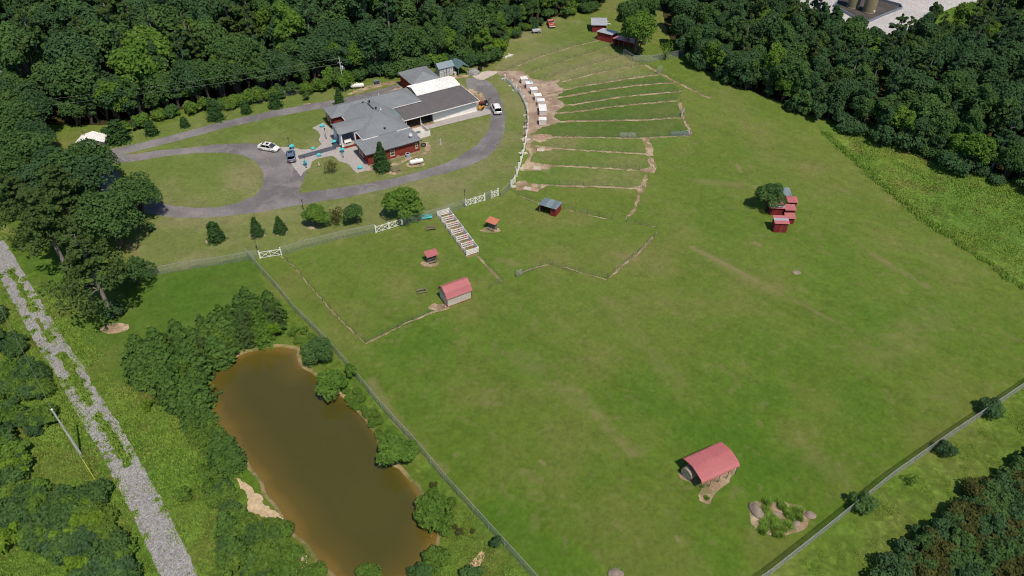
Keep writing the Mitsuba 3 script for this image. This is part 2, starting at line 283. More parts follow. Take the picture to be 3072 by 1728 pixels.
ISLAND = Polygon([(-84.08, 131.46), (-78.76, 132.76), (-72.81, 134.90), (-67.26, 136.08), (-62.14, 136.08), (-57.59, 135.07), (-54.15, 132.43), (-51.38, 128.29), (-50.06, 123.28), (-50.52, 119.36), (-53.15, 116.84), (-56.55, 115.34), (-60.29, 115.06), (-65.07, 115.61), (-69.10, 117.12), (-75.43, 120.36)])
drive = unary_union([DRIVE_UP, DRIVE_LOOP]).difference(ISLAND)
DRIVE_GEOM = drive
S('driveway', drive, .016, 'm_asphalt', .10, .5, 11)
S('concrete_walk', Polygon([(-50.49, 138.50), (-47.66, 138.50), (-45.66, 137.35), (-42.33, 137.93), (-41.58, 139.96), (-42.76, 141.44), (-42.54, 143.25), (-43.63, 145.70), (-45.28, 147.11), (-44.69, 147.89), (-43.22, 149.65), (-39.75, 145.39), (-34.75, 140.11), (-29.48, 130.30), (-29.32, 129.24), (-30.02, 128.84), (-31.99, 127.80), (-32.78, 128.84), (-34.19, 131.37), (-36.58, 132.60), (-37.73, 134.25), (-38.52, 134.67), (-41.39, 133.42), (-42.12, 132.19), (-41.96, 129.77), (-43.06, 128.19), (-43.21, 126.37), (-45.62, 130.30), (-47.84, 134.39)]), .020, 'm_concrete', .08, .4, 12)
S('walkway_strip', Polygon([(-45.81, 134.67), (-38.79, 139.08), (-37.87, 137.64), (-44.96, 133.28)]), .024, 'm_walk_dark', 0)
S('side_walk', Polygon([(-21.10, 148.37), (-18.98, 146.63), (-4.83, 154.09), (-5.19, 155.95), (-7.59, 157.32), (-18.20, 151.76)]), .020, 'm_concrete', .05, .4, 13)
S('side_slab', Polygon([(-18.37, 151.03), (-8.42, 156.29), (-8.34, 155.27), (-17.65, 149.81)]), .05, 'm_patio', 0)
S('tan_yard', Polygon([(-12.93, 168.18), (-11.25, 167.61), (-9.15, 166.86), (-7.36, 164.81), (-6.81, 162.80), (-6.23, 159.59), (-5.85, 157.32), (-7.93, 158.01), (-10.14, 161.18)]), .020, 'm_soil', .15, .5, 14)
S('pale_slab', Polygon([(-10.23, 174.82), (-8.00, 176.84), (-6.39, 178.07), (-3.80, 177.76), (-3.61, 177.04), (-5.12, 174.92), (-7.09, 172.53), (-8.70, 172.63)]), .022, 'm_pale_slab', .15, .5, 15)
S('bare_yard', Polygon([(-32.29, 164.26), (-28.69, 168.18), (-26.79, 169.71), (-22.79, 168.94), (-19.92, 172.43), (-14.19, 175.42), (-10.61, 175.62), (-11.56, 174.02), (-17.39, 172.43), (-25.72, 163.90), (-31.25, 162.62)]), .018, 'm_soil', .3, .5, 16)
S('pad_yard', Polygon([(-40.47, 164.45), (-35.49, 169.33), (-28.36, 172.43), (-27.70, 171.06), (-34.44, 167.80), (-39.50, 163.53)]), .012, 'm_soil', .4, .5, 17)
S('well_yard', Polygon([(-95.92, 140.11), (-94.21, 142.79), (-89.29, 141.00), (-89.37, 139.82), (-90.29, 137.93), (-90.93, 135.51), (-93.05, 134.39)]), .018, 'm_concrete', .15, .5, 18)
S('back_road', L([(-141.72, 184.85), (-132.29, 176.03), (-125.23, 167.61), (-119.47, 160.29)]).buffer(2.2), .018, 'm_asphalt', .15, .8, 19)
S('house_bed', Polygon([(-30.17, 129.37), (-27.54, 130.30), (-23.65, 132.73), (-19.56, 135.51), (-18.79, 136.50), (-19.42, 140.11), (-18.61, 140.85), (-17.69, 138.65), (-17.64, 136.50), (-18.82, 135.23), (-22.55, 132.32), (-24.79, 130.57), (-28.67, 128.58), (-29.76, 128.45)]), .012, 'm_soil', .25, .4, 20)
# gravel track on the left
TRACK = [(-100.36, 110.18), (-90.63, 100.48), (-80.61, 89.25), (-71.84, 79.44), (-65.32, 72.75), (-60.72, 67.39), (-56.70, 63.11), (-52.69, 58.77), (-48.21, 53.51), (-45.00, 49.78), (-41.88, 46.01), (-37.51, 40.32), (-33.99, 35.83)]
diffuse('m_pen_soil', lambda p, n, uv: mix((.13, .115, .05), (.27, .20, .12), fbm(p.x * .8, p.y * .8, 1., 3)))
tr = L(TRACK); TRACK_GEOM = tr
tw = unary_union([tr.buffer(1.75)])
cen = []
for a, b, w in ((.20, .335, .36), (.36, .43, .32), (.47, .60, .55), (.63, .74, .50)):
    pts = [tr.interpolate(a + (b - a) * i / 12, normalized=True) for i in range(13)]
    cen.append(L([(q.x + .25, q.y) for q in pts]).buffer(w))
tw = tw.difference(ragged(unary_union(cen), .35, .3, .9, 4))
S('gravel_track', tw, .014, 'm_gravel', .14, .3, 21, 1.3)
# sand by the pond
S('sand_patch', Polygon([(-35.08, 53.93), (-34.16, 53.39), (-32.79, 52.45), (-31.65, 51.19), (-29.24, 49.50), (-27.77, 47.86), (-28.24, 47.43), (-29.75, 48.08), (-31.54, 48.95), (-32.82, 50.06), (-33.78, 52.05)]), .012, 'm_sand', .5, .3, 22, .9)
S('sand_patch', Polygon([(-26.07, 44.32), (-24.97, 44.02), (-23.77, 43.22), (-23.45, 42.14), (-23.91, 41.75), (-24.92, 42.97)]), .012, 'm_sand', .4, .3, 23, .9)
S('sand_patch', Polygon([(-4.53, 43.22), (-3.63, 43.97), (-3.15, 43.47), (-3.80, 42.24), (-4.92, 41.66), (-5.62, 41.85)]), .012, 'm_sand', .3, .4, 24)
S('carport_dirt', Polygon([(21.24, 54.66), (22.63, 55.68), (24.28, 53.16), (28.30, 55.94), (29.17, 55.58), (28.59, 54.41), (26.52, 52.77), (25.44, 51.70), (24.90, 50.51), (24.36, 49.89), (23.63, 50.36), (23.30, 51.22), (23.66, 52.18), (22.78, 53.06), (21.62, 53.66)]), .010, 'm_soil', .3, .35, 25)
S('flower_bed', Polygon([(29.19, 49.80), (30.00, 50.41), (31.51, 50.18), (34.08, 50.51), (35.65, 49.57), (36.56, 48.42), (35.88, 47.29), (33.62, 46.18), (31.48, 45.66), (29.83, 46.18), (28.98, 47.51)]), .010, 'm_soil', .3, .4, 26)
# kennel yard and the runs
S('kennel_yard', Polygon([(-4.14, 177.66), (-1.38, 178.07), (2.07, 178.07), (5.42, 173.22), (8.76, 171.84), (12.16, 172.43), (11.28, 168.18), (12.71, 167.05), (10.94, 161.18), (13.01, 158.01), (10.33, 154.93), (9.91, 152.59), (11.03, 150.30), (8.65, 148.37), (5.73, 146.79), (4.48, 144.62), (4.56, 141.89), (3.94, 140.11), (2.78, 140.40), (2.70, 145.39), (3.59, 154.26), (3.37, 160.29), (1.81, 166.30), (-0.17, 171.65), (-1.87, 174.22), (-3.42, 175.22)]), .014, 'm_kennel_dirt', .45, .4, 27)
RUN_LINES = [[(-3.17, 176.23), (1.22, 180.78), (5.69, 185.28), (11.23, 189.96), (17.99, 194.57), (24.61, 198.38)],
    [(3.77, 175.90), (6.57, 178.36), (10.87, 181.62), (16.37, 185.94), (22.02, 189.96), (27.63, 195.04)],
    [(6.75, 172.43), (10.57, 174.72), (15.87, 178.36), (21.34, 182.05), (30.05, 187.71)],
    [(5.64, 168.18), (13.78, 171.96), (20.81, 175.90), (28.05, 179.58), (34.54, 181.62)],
    [(7.48, 163.71), (16.89, 168.56), (23.76, 171.18), (30.73, 173.52), (37.45, 175.50)],
    [(8.70, 161.54), (16.56, 164.45), (23.35, 167.05), (30.12, 169.02), (36.99, 170.40), (40.37, 170.56)],
    [(8.55, 157.67), (14.60, 158.71), (19.49, 160.47), (26.11, 162.62), (32.77, 164.26), (42.04, 165.93)],
    [(8.41, 153.92), (15.94, 155.27), (22.38, 157.32), (30.44, 159.06), (37.98, 160.47), (39.48, 160.65)],
    [(7.95, 149.97), (15.55, 150.35), (21.70, 150.54), (30.89, 151.00), (37.17, 151.96), (39.51, 151.93)],
    [(4.75, 143.78), (9.18, 142.94), (20.91, 142.64), (28.19, 142.34), (35.50, 143.25), (39.63, 143.55)],
    [(3.04, 138.50), (8.96, 137.93), (20.30, 136.50), (28.96, 135.37)],
    [(2.38, 131.24), (8.64, 130.70), (19.61, 129.63), (28.86, 128.45)],
    [(1.62, 124.03), (7.23, 123.04), (18.90, 122.48), (25.87, 121.74)]]
RUN_W = [.22, .10, .08, .26, .34, .40, .36, .34, .34, .28, .28, .28, .28]
def strip(a, b): return Polygon(list(a) + list(b)[::-1])
for i, (a, b) in enumerate(zip(RUN_LINES[:-1], RUN_LINES[1:])):
    S('run_turf', strip(a, b), .010, 'm_run_lush' if i in (4, 5, 6, 7, 8) else ('m_lawn' if i in (0, 1, 2, 3) else 'm_run'), .15, .8, 30 + i)
dirt = [L(l).buffer(w) for l, w in zip(RUN_LINES, RUN_W)]
dirt += [L([(34.98, 181.62), (37.77, 177.04), (41.01, 171.84), (44.23, 167.05), (46.77, 163.35), (47.77, 162.26)]).buffer(.4), L([(40.37, 159.76), (39.90, 154.93), (39.59, 151.93), (39.89, 146.95), (39.78, 143.55)]).buffer(.35),
    L([(29.55, 142.04), (29.72, 138.65), (29.46, 135.37)]).buffer(.75), L([(29.31, 133.42), (29.47, 130.70), (29.00, 128.45)]).buffer(.6), L([(27.35, 126.50), (26.38, 122.48), (25.38, 120.53)]).buffer(.45), L([(25.38, 120.53), (23.62, 114.69), (21.63, 111.47)]).buffer(.28),
    Polygon([(4.77, 144.31), (8.85, 144.01), (9.17, 142.79), (7.49, 141.29), (6.29, 140.40), (4.71, 141.59)]), Polygon([(3.21, 139.82), (8.98, 138.36), (8.19, 136.92), (4.59, 136.35), (3.34, 130.30), (2.65, 130.57), (3.87, 136.50), (2.89, 137.78)]),
    Polygon([(2.81, 132.46), (5.88, 131.64), (8.64, 130.70), (7.17, 128.71), (1.66, 128.71)]), Polygon([(0.54, 124.09), (1.96, 125.10), (4.30, 123.59), (6.97, 123.10), (5.30, 120.89), (2.92, 121.62), (0.80, 121.14)]), Polygon([(24.32, 122.60), (26.73, 123.59), (25.99, 120.17), (25.16, 119.93)]), Polygon([(26.56, 129.24), (29.34, 130.30), (28.95, 127.67), (27.75, 127.93)])]
S('dirt_path', unary_union(dirt), .018, 'm_soil', .20, .3, 50, 1.2)
for k, c in enumerate((((1575,216), (1640,240), 2.6), ((1620,250), (1700,258), 1.6), ((1640,300), (1700,300), 1.3), ((1640,325), (1712,322), 1.2), ((1640,280), (1690,275), 1.3))): pass
fl = [L([(-40.78, 100.02), (-37.91, 97.02), (-32.40, 89.96), (-27.35, 83.49), (-23.50, 79.34), (-22.45, 78.18)]).buffer(.09), L([(-22.45, 78.18), (-20.00, 80.08), (-16.66, 82.72), (-13.18, 85.06), (-11.10, 86.01)]).buffer(.18), L([(0.80, 95.02), (3.69, 96.56), (6.32, 97.67)]).buffer(.15),
    L([(-5.94, 99.83), (-3.20, 95.20), (-1.58, 92.89)]).buffer(.2), L([(8.90, 97.02), (12.79, 95.02), (16.07, 93.59)]).buffer(.10), L([(16.69, 94.12), (19.35, 97.48), (22.77, 101.28), (25.81, 105.76)]).buffer(.2), L([(1.57, 119.21), (4.15, 117.21), (6.70, 115.71)]).buffer(.1), L([(10.49, 114.58), (15.42, 112.34), (18.76, 111.03)]).buffer(.12), L([(21.51, 110.49), (25.11, 109.42), (26.74, 108.67)]).buffer(.1)]
S('bare_strip', unary_union(fl), .012, 'm_soil', .12, .3, 51, 1.2)
rings = [((-62.33, 81.58), 1.6), ((-54.15, 104.54), 1.0), ((-46.53, 106.07), 1.1), ((-42.43, 106.79), .9), ((-36.94, 108.88), .8), ((-20.26, 131.24), 1.4), ((-24.11, 127.93), 1.0), ((-11.84, 86.50), 1.2), ((-4.07, 107.83), 1.3), ((-14.30, 97.95), 1.2), ((-35.07, 161.18), .8), ((-49.09, 159.06), .7), ((-73.99, 148.05), .6), ((-3.10, 77.18), .01)]
rp = []
for (x, y), r in rings: rp.append(shapely.affinity.scale(Point(x, y).buffer(r), 1.4, .8))
S('worn_soil', unary_union(rp), .014, 'm_soil', .3, .3, 52, 1.2)
S('pen_floor', Polygon([(-14.18, 112.68), (-11.98, 113.90), (-5.78, 100.41), (-7.97, 99.36)]), .016, 'm_pen_soil', .05, .4, 53)
for q in (((1615,407), (1634,411)), ((1612,446), (1632,455)), ((1601,500), (1622,511)), ((1574,560), (1592,572))): pass

# ---------------------------------------------------------------- plants: prototypes
def leaf_quads(c, nrm, size, r, aspect=1.0, fold=.25):
    """small folded leaf clumps: four corners round each centre"""
    n = len(c); nrm = nrm / (np.linalg.norm(nrm, axis=1, keepdims=True) + 1e-9)
    t = np.cross(nrm, r.normal(size=(n, 3))); t /= np.linalg.norm(t, axis=1, keepdims=True) + 1e-9
    b = np.cross(nrm, t); s = (size * (.6 + .8 * r.random(n)))[:, None]
    j = lambda: (.75 + .5 * r.random((n, 1)))
    v = np.stack([c - t * s * .5 * j() * aspect, c - b * s * .5 * j() - nrm * s * fold * r.random((n, 1)), c + t * s * .5 * j() * aspect, c + b * s * .5 * j() - nrm * s * fold * r.random((n, 1))], 1).reshape(-1, 3)
    k = np.arange(n)[:, None] * 4
    return v, np.vstack([k + [0, 1, 2], k + [0, 2, 3]])
def sphere_dirs(r, n):
    d = r.normal(size=(n, 3)); return d / np.linalg.norm(d, axis=1, keepdims=True)
def trunk_mesh(h, r0, limbs, r, sides=7, bend=.03):
    m = MB(); k = 6; z = np.linspace(-.15, h, k)
    off = np.cumsum(r.normal(size=(k, 2)) * h * bend, 0); off[0] = 0
    p = np.c_[off, z]; m.tube(p, r0 * np.linspace(1.15, .35, k), sides)
    for a, b, rr in limbs: m.tube([a, (np.array(a) + b) / 2 + [0, 0, .06 * np.linalg.norm(np.array(b) - a)], b], [rr, rr * .7, rr * .35], 5)
    return m
def broadleaf(seed, R, H, base, lobes, leaves, leaf, flat=1.0, upper=.25, rag=1.0):
    """crown of lobes: R crown radius, H top height, base height of the lowest leaves"""
    r = rng(seed); cz, hz = (H + base) / 2, (H - base) / 2
    d = sphere_dirs(r, lobes * 3); d = d[np.argsort(-(d[:, 2] + upper * r.random(len(d)) * 2))][:lobes * 2]; d = d[r.permutation(len(d))][:lobes]
    rad = .55 + .25 * r.random(lobes)
    cen = d * np.c_[R * rad, R * rad, hz * rad] + [0, 0, cz]
    lr = R * (.30 + .20 * r.random(lobes)) * rag
    cen = np.vstack([cen, [[0, 0, cz + hz * .1]], [[0, 0, cz + hz * .55]]]); lr = np.r_[lr, R * .5, R * .38]
    vs, fs, k = [], [], 0
    per = np.maximum(20, leaves * lr ** 2 / np.sum(lr ** 2)).astype(int)
    for c, q, n in zip(cen, lr, per):
        e = sphere_dirs(r, n); e[:, 2] = np.where(e[:, 2] < -.35, -e[:, 2], e[:, 2])
        # a lobe is itself uneven: bumps along its shell
        bump = .78 + .42 * meshkit.fbm(e * 2.3 + seed, 2, seed)
        p = c + e * (q * bump * (.82 + .22 * r.random(n)))[:, None] * [1, 1, flat]
        v, f = leaf_quads(p, e * .9 + r.normal(size=(n, 3)) * .55 + [0, 0, .35], leaf, r); vs.append(v); fs.append(f + k); k += len(v)
    tm = trunk_mesh(cz, .045 * H ** .9, [((0, 0, base * (.6 + .5 * r.random())), tuple(c), .016 * H) for c in cen[: min(7, lobes)]], r)
    return tm.mesh(), (np.vstack(vs), np.vstack(fs))
def conifer(seed, R, H, base, whorls, leaves, leaf, droop=.25, power=.85, clump=.35):
    """cone of whorls with tufted branch ends"""
    r = rng(seed); vs, fs, k = [], [], 0; limbs = []
    for i in range(whorls):
        t = (i + .6 * r.random()) / whorls; z = base + (H - base) * t; q = R * (1 - t) ** power * (.85 + .3 * r.random()) + .12
        nb = max(4, int(9 * (1 - t) + 4))
        for a in np.arange(nb) * 2 * np.pi / nb + r.random() * 6:
            L = q * (.75 + .4 * r.random()); tip = np.array([np.cos(a) * L, np.sin(a) * L, z - droop * L + .1])
            n = max(5, int(leaves * L / (whorls * nb * R * .5)))
            s = r.random(n) ** .6; p = np.array([0, 0, z]) * (1 - s[:, None]) + tip * s[:, None] + r.normal(size=(n, 3)) * [clump * L, clump * L, clump * L * .55] * .5
            p[:, 2] += .12 * L * s
            o = np.c_[np.cos(a) * np.ones(n), np.sin(a) * np.ones(n), .9 * np.ones(n)]
            v, f = leaf_quads(p, o + r.normal(size=(n, 3)) * .6, leaf, r, 1.5); vs.append(v); fs.append(f + k); k += len(v)
            if i < whorls * .5 and r.random() < .3: limbs.append(((0, 0, z), tuple(tip), .012 * H))
    return trunk_mesh(H * .9, .03 * H ** .9, limbs[:8], r, bend=.008).mesh(), (np.vstack(vs), np.vstack(fs))
def pine(seed, R, H, base, n_br, leaves, leaf):
    """tall pine: bare trunk, open crown of needle tufts on spreading limbs"""
    r = rng(seed); vs, fs, k = [], [], 0; limbs = []
    for i in range(n_br):
        t = (i + r.random()) / n_br; z = base + (H - base) * t; a = i * 2.4 + r.random()
        L = R * (1.05 - .75 * t ** 1.5) * (.6 + .55 * r.random()); c = np.array([np.cos(a) * L * .68, np.sin(a) * L * .68, z + .18 * L])
        limbs.append(((0, 0, z - .1 * L), tuple(c), .05 + .008 * H * (1 - t)))
        for _ in range(4):
            cc = c + r.normal(size=3) * [.28 * L, .28 * L, .12 * L]; n = max(10, int(leaves / n_br / 4)); e = sphere_dirs(r, n)
            p = cc + e * (.30 * L * (.6 + .5 * r.random(n)))[:, None] * [1, 1, .55]
            v, f = leaf_quads(p, e + [0, 0, .5] + r.normal(size=(n, 3)) * .6, leaf, r, 1.3); vs.append(v); fs.append(f + k); k += len(v)
    return trunk_mesh(H * .97, .022 * H, limbs, r, bend=.004).mesh(), (np.vstack(vs), np.vstack(fs))

def leaf_mat(name, dark, lit, s=.5, dt=.6):
    d, l = mi.Color3f(*dark), mi.Color3f(*lit)
    def fn(p, n, uv):
        # one kind of tree differs a little from tree to tree and from spray to spray
        a = noise(p.x * .13, p.y * .13, p.z * .05); b = noise(p.x * s, p.y * s, p.z * s + 3.); c = noise(p.x * 3.1, p.y * 3.1, p.z * 3.1)
        return mix(d, l, dr.clip(.15 + .75 * a * .6 + .5 * b, 0, 1)) * (.95 + .80 * c)
    scene[name] = {'type': 'principledthin', 'base_color': mikit.proc(fn), 'roughness': .55, 'diff_trans': dt, 'spec_trans': 0.0, 'eta': 1.35}
leaf_mat('m_leaf_oak', (.040, .092, .030), (.080, .145, .046))
leaf_mat('m_leaf_deep', (.032, .074, .034), (.064, .122, .050))
leaf_mat('m_leaf_bright', (.062, .138, .024), (.116, .200, .038))
leaf_mat('m_leaf_lime', (.075, .155, .016), (.140, .230, .030))
leaf_mat('m_leaf_pine', (.040, .080, .026), (.080, .124, .038))
leaf_mat('m_leaf_cedar', (.044, .104, .026), (.098, .172, .042))
leaf_mat('m_leaf_holly', (0.022, 0.057, 0.021), (0.055, 0.112, 0.035))
leaf_mat('m_leaf_brown', (.045, .055, .018), (.090, .100, .032))
leaf_mat('m_leaf_brush', (.056, .122, .022), (.120, .195, .038))
def bark_f(p, n, uv): return mix((.06, .05, .042), (.15, .13, .115), fbm(p.x * 3, p.y * 3, p.z * .9, 3))
diffuse('m_bark', bark_f)
diffuse('m_pine_bark', lambda p, n, uv: mix((.15, .125, .12), (.34, .30, .29), fbm(p.x * 4, p.y * 4, p.z * 1.2, 3)))

GROUPS = {}
def proto(name, build, leafs, bark='m_bark', crown='crown'):
    """one shapegroup per leaf colour; each is a trunk and a crown"""
    t, c = build
    tp = mikit.ply(t, bark, True); cp = mikit.ply(trimesh.Trimesh(*c, process=False), None)
    for l in leafs:
        g = f'{name}_{l}'; scene[g] = {'type': 'shapegroup', 'trunk': dict(tp), crown: {**cp, 'bsdf': {'type': 'ref', 'id': l}}}
        GROUPS.setdefault(name, []).append(g)
def plant(key, g, x, y, s=1.0, sz=None, rot=0.0, z=0.0, lean=(0, 0)):
    m = T().translate([x, y, z])
    if lean != (0, 0): m = m @ T().rotate([-lean[1], lean[0], 0], math.hypot(*lean))
    scene[key] = {'type': 'instance', 'to_world': m @ T().rotate([0, 0, 1], rot) @ T().scale([s, s, sz or s]), 'g': {'type': 'ref', 'id': g}}
    return key
BROAD = ['m_leaf_oak', 'm_leaf_deep', 'm_leaf_bright']
for i, a in enumerate([(11, 4.6, 15.5, 1.2, 22, 4800, .56), (12, 3.7, 17.8, 1.5, 22, 4600, .54), (13, 5.2, 14.5, .8, 26, 5200, .58), (14, 3.1, 16.8, 1.0, 18, 4000, .52)]):
    proto(f'wood{i}', broadleaf(*a), BROAD)
for i, a in enumerate([(21, 3.2, 19, 7, 15, 2300, .55), (22, 2.7, 17, 6, 13, 2000, .52)]): proto(f'woodpine{i}', pine(*a), ['m_leaf_pine', 'm_leaf_deep'], 'm_pine_bark')
for i, a in enumerate([(31, 1.5, 5.2, .2, 13, 2300, .34), (32, 1.2, 4.4, .15, 12, 1900, .32), (33, 1.8, 4.8, .2, 11, 2400, .36)]): proto(f'cedar{i}', conifer(*a), ['m_leaf_cedar', 'm_leaf_pine', 'm_leaf_brush'])
for i, a in enumerate([(41, 1.5, 2.4, .0, 11, 1300, .30), (42, 1.9, 2.0, .0, 13, 1500, .30), (43, 1.2, 2.8, .0, 9, 1100, .28)]): proto(f'brush{i}', broadleaf(*a), ['m_leaf_brush', 'm_leaf_oak', 'm_leaf_bright', 'm_leaf_lime', 'm_leaf_deep', 'm_leaf_brown'], crown='foliage')
proto('specimen0', broadleaf(51, 3.0, 6.0, .6, 20, 4200, .34), ['m_leaf_bright', 'm_leaf_oak', 'm_leaf_lime'])
proto('specimen1', broadleaf(52, 2.3, 4.2, .5, 15, 3200, .30), ['m_leaf_bright', 'm_leaf_oak'])
proto('holly0', conifer(53, 1.25, 4.4, .08, 13, 2600, .25, .12, .42), ['m_leaf_holly'])
proto('holly1', conifer(54, 1.45, 6.6, .2, 16, 3400, .26, .1, .65), ['m_leaf_holly'])
proto('big0', broadleaf(61, 6.0, 13, 1.5, 26, 7000, .50), ['m_leaf_oak', 'm_leaf_deep'])
proto('big1', broadleaf(62, 5.0, 15, 2.5, 22, 6000, .50), ['m_leaf_oak', 'm_leaf_deep'])
proto('bigpine0', pine(63, 4.2, 16.5, 6.0, 26, 6500, .36), ['m_leaf_pine'], 'm_pine_bark')
proto('bigpine1', pine(64, 4.6, 15.5, 5.0, 26, 6500, .36), ['m_leaf_pine'], 'm_pine_bark')
proto('sparse0', broadleaf(71, 1.7, 2.9, .3, 9, 420, .24, rag=1.2), ['m_leaf_brown', 'm_leaf_brush'])

# ---------------------------------------------------------------- woodland
def scatter(poly, spacing, seed, n_max=99999, jitter=.42):
    """an uneven planting: a jittered triangular grid inside the region"""
    r = rng(seed); x0, y0, x1, y1 = poly.bounds; out = []
    pts = [(x0 + (i + .5 * (j % 2)) * spacing, y0 + j * spacing * .87) for j in range(int((y1 - y0) / spacing / .87) + 2) for i in range(int((x1 - x0) / spacing) + 2)]
    prep = shapely.prepared.prep(poly)
    for x, y in pts:
        x, y = x + r.normal() * jitter * spacing * .6, y + r.normal() * jitter * spacing * .6
        if prep.contains(Point(x, y)): out.append((x, y))
    return out, r
def sees(x, y, h):
    """whether the top of a plant at x, y can stand in the photograph's field of view (with a margin for a step aside)"""
    ok = False
    for z in (0, h):
        a = y * ct - (z - CAM_H) * st; b = -y * st - (z - CAM_H) * ct
        u, v = x / a / math.tan(math.radians(35.5)), b / a / math.tan(math.radians(35.5)) * 16 / 9
        ok = ok or (abs(u) < 1.12 and abs(v) < 1.18)
    return ok
WOOD_A = FOREST_A.buffer(-1.5).difference(unary_union([L([(-141.72, 184.85), (-132.29, 176.03), (-125.23, 167.61), (-119.47, 160.29)]).buffer(5.0)]))
WOOD_B = FOREST_B.buffer(-1.5).difference(PAD.buffer(1.5)).difference(Polygon([(128.73, 219.53), (142.02, 228.24), (154.00, 231.26), (168.48, 244.01), (141.11, 214.00), (125.15, 201.07), (121.72, 206.10)]))
lab = {'b': ('woodland_tree', {'m_leaf_oak': 'mid green broadleaf tree in the dense woodland %s', 'm_leaf_deep': 'dark bluish green broadleaf tree in the dense woodland %s', 'm_leaf_bright': 'lighter fresh green broadleaf tree in the dense woodland %s'}),
       'p': ('woodland_pine', {'m_leaf_pine': 'olive green pine among the trees of the woodland %s', 'm_leaf_deep': 'dark green pine among the trees of the woodland %s'})}
count = {'woodland_tree': 0, 'woodland_pine': 0}
stuff_n = 0
for poly, seed, where, sp in ((WOOD_A, 5, 'behind the brick house', 5.9), (WOOD_B, 6, 'right of the pasture', 4.7)):
    pts, r = scatter(poly, sp, seed)
    pts.sort(key=lambda q: q[1])
    for x, y in pts:
        s = .76 + .52 * r.random() ** 1.4; kind = 'p' if r.random() < .32 else 'b'; k = int(r.integers(4)); pick = r.random(); rot = r.random() * 360; e = 1 + .12 * r.normal()
        edge = poly.exterior.distance(Point(x, y)) < 5
        if edge: s *= .86; kind = 'b' if r.random() < .85 else kind
        if where.startswith('right'): s *= .70
        if not sees(x, y, 20): continue
        # a tree that would hide the storage tanks or the gravel is a smaller one
        if where.startswith('right') and PAD.distance(Point(x, y)) < 11 and y < PAD.centroid.y + 4: s *= .55
        tone = noise_tone = meshkit.noise(np.array([x * .05, y * .05, seed]))
        if kind == 'p': g = GROUPS[f'woodpine{k % 2}'][0 if pick < .5 else 1]
        else: g = GROUPS[f'wood{k}'][1 if pick < .60 + .5 * (tone - .5) else (0 if pick < .93 else 2)]
        name, texts = lab[kind]
        leafn = 'm_' + g.split('_m_')[1]
        if count[name] < 300:
            key = thing(name, texts[leafn] % where, 'pine tree' if kind == 'p' else 'tree', f'{"pines" if kind == "p" else "broadleaf trees"} in the woodland {where}, {leafn[7:]} foliage')
            count[name] += 1
        else:
            stuff_n += 1; key = f'far_wood__{stuff_n:03d}'
        plant(key, g, x, y, s, s * e, rot)
if stuff_n: labels['far_wood'] = {'kind': 'stuff', 'label': 'dense dark wood far behind the brick house', 'category': 'wood'}
def understorey(line, n, seed, where, w=2.2, s0=.42, s1=.62):
    r = rng(seed); l = LineString(line)
    for i in range(n):
        p = l.interpolate((i + .6 * r.random()) / n, normalized=True); s = s0 + (s1 - s0) * r.random()
        g = GROUPS[f'wood{int(r.integers(4))}'][int(r.choice([0, 1, 1, 0, 2]))]
        plant(thing('understorey_tree', f'low young tree filling the edge of the woodland {where}', 'tree', f'young trees at the edge of the woodland {where}'), g, p.x + r.normal() * .6, p.y + r.random() * w + .4, s, s * (.8 + .4 * r.random()), r.random() * 360)
understorey([(-98.49, 146.95), (-93.69, 148.05), (-86.88, 149.01), (-80.93, 154.59), (-71.40, 159.06), (-62.82, 162.62), (-54.13, 167.05), (-44.88, 170.48), (-30.43, 175.42), (-21.38, 179.52), (-12.90, 183.55), (-5.81, 182.69)], 62, 71, 'behind the brick house', 5.0, .45, .72)
understorey([(-3.65, 191.55), (-2.26, 200.58), (4.25, 206.61), (12.41, 216.74), (21.29, 221.80), (32.76, 228.84)], 18, 72, 'behind the far paddock corner', 4.0)
understorey([(45.44, 193.87), (49.44, 181.62), (53.92, 170.48), (61.33, 163.71), (67.90, 155.95), (75.04, 149.33), (81.17, 141.59), (87.36, 135.51), (94.21, 128.97), (102.23, 121.87), (107.68, 116.63)], 58, 73, 'right of the pasture', 3.5)
# undergrowth that closes the edge of the woods
def bushes(line, n, seed, name, label, cat, group, colours, s0=1.0, s1=1.6, w=1.2, kinds=3):
    r = rng(seed); l = LineString(line)
    for i in range(n):
        p = l.interpolate((i + .5 * r.random()) / n, normalized=True); s = s0 + (s1 - s0) * r.random()
        c = colours[int(r.integers(len(colours)))]; g = f'brush{int(r.integers(kinds))}_{c}'
        plant(thing(name, label, cat, group), g, p.x + r.normal() * w, p.y + r.normal() * w, s, s * (.8 + .4 * r.random()), r.random() * 360)
bushes([(-89.99, 141.59), (-87.40, 143.85), (-85.86, 146.48), (-79.83, 151.60), (-73.28, 155.10), (-66.11, 157.32), (-59.11, 160.83), (-51.85, 164.26), (-45.46, 167.05)], 34, 81, 'hedge_shrub', 'bright leafy shrub in the hedge between the upper drive and the woodland', 'shrub', 'shrubs of the hedge along the upper drive', ['m_leaf_brush', 'm_leaf_bright', 'm_leaf_oak', 'm_leaf_brush'], .85, 1.35, .7)
bushes([(-44.59, 168.94), (-39.98, 171.26), (-35.35, 174.02), (-29.65, 176.03), (-25.66, 178.90), (-21.47, 180.57), (-13.78, 183.55), (-7.53, 181.41), (-4.58, 182.69)], 26, 82, 'edge_shrub', 'dark shrub at the woodland edge behind the sheds', 'shrub', 'shrubs at the woodland edge behind the sheds', ['m_leaf_oak', 'm_leaf_deep', 'm_leaf_oak', 'm_leaf_bright'], 1.0, 1.7, .9)
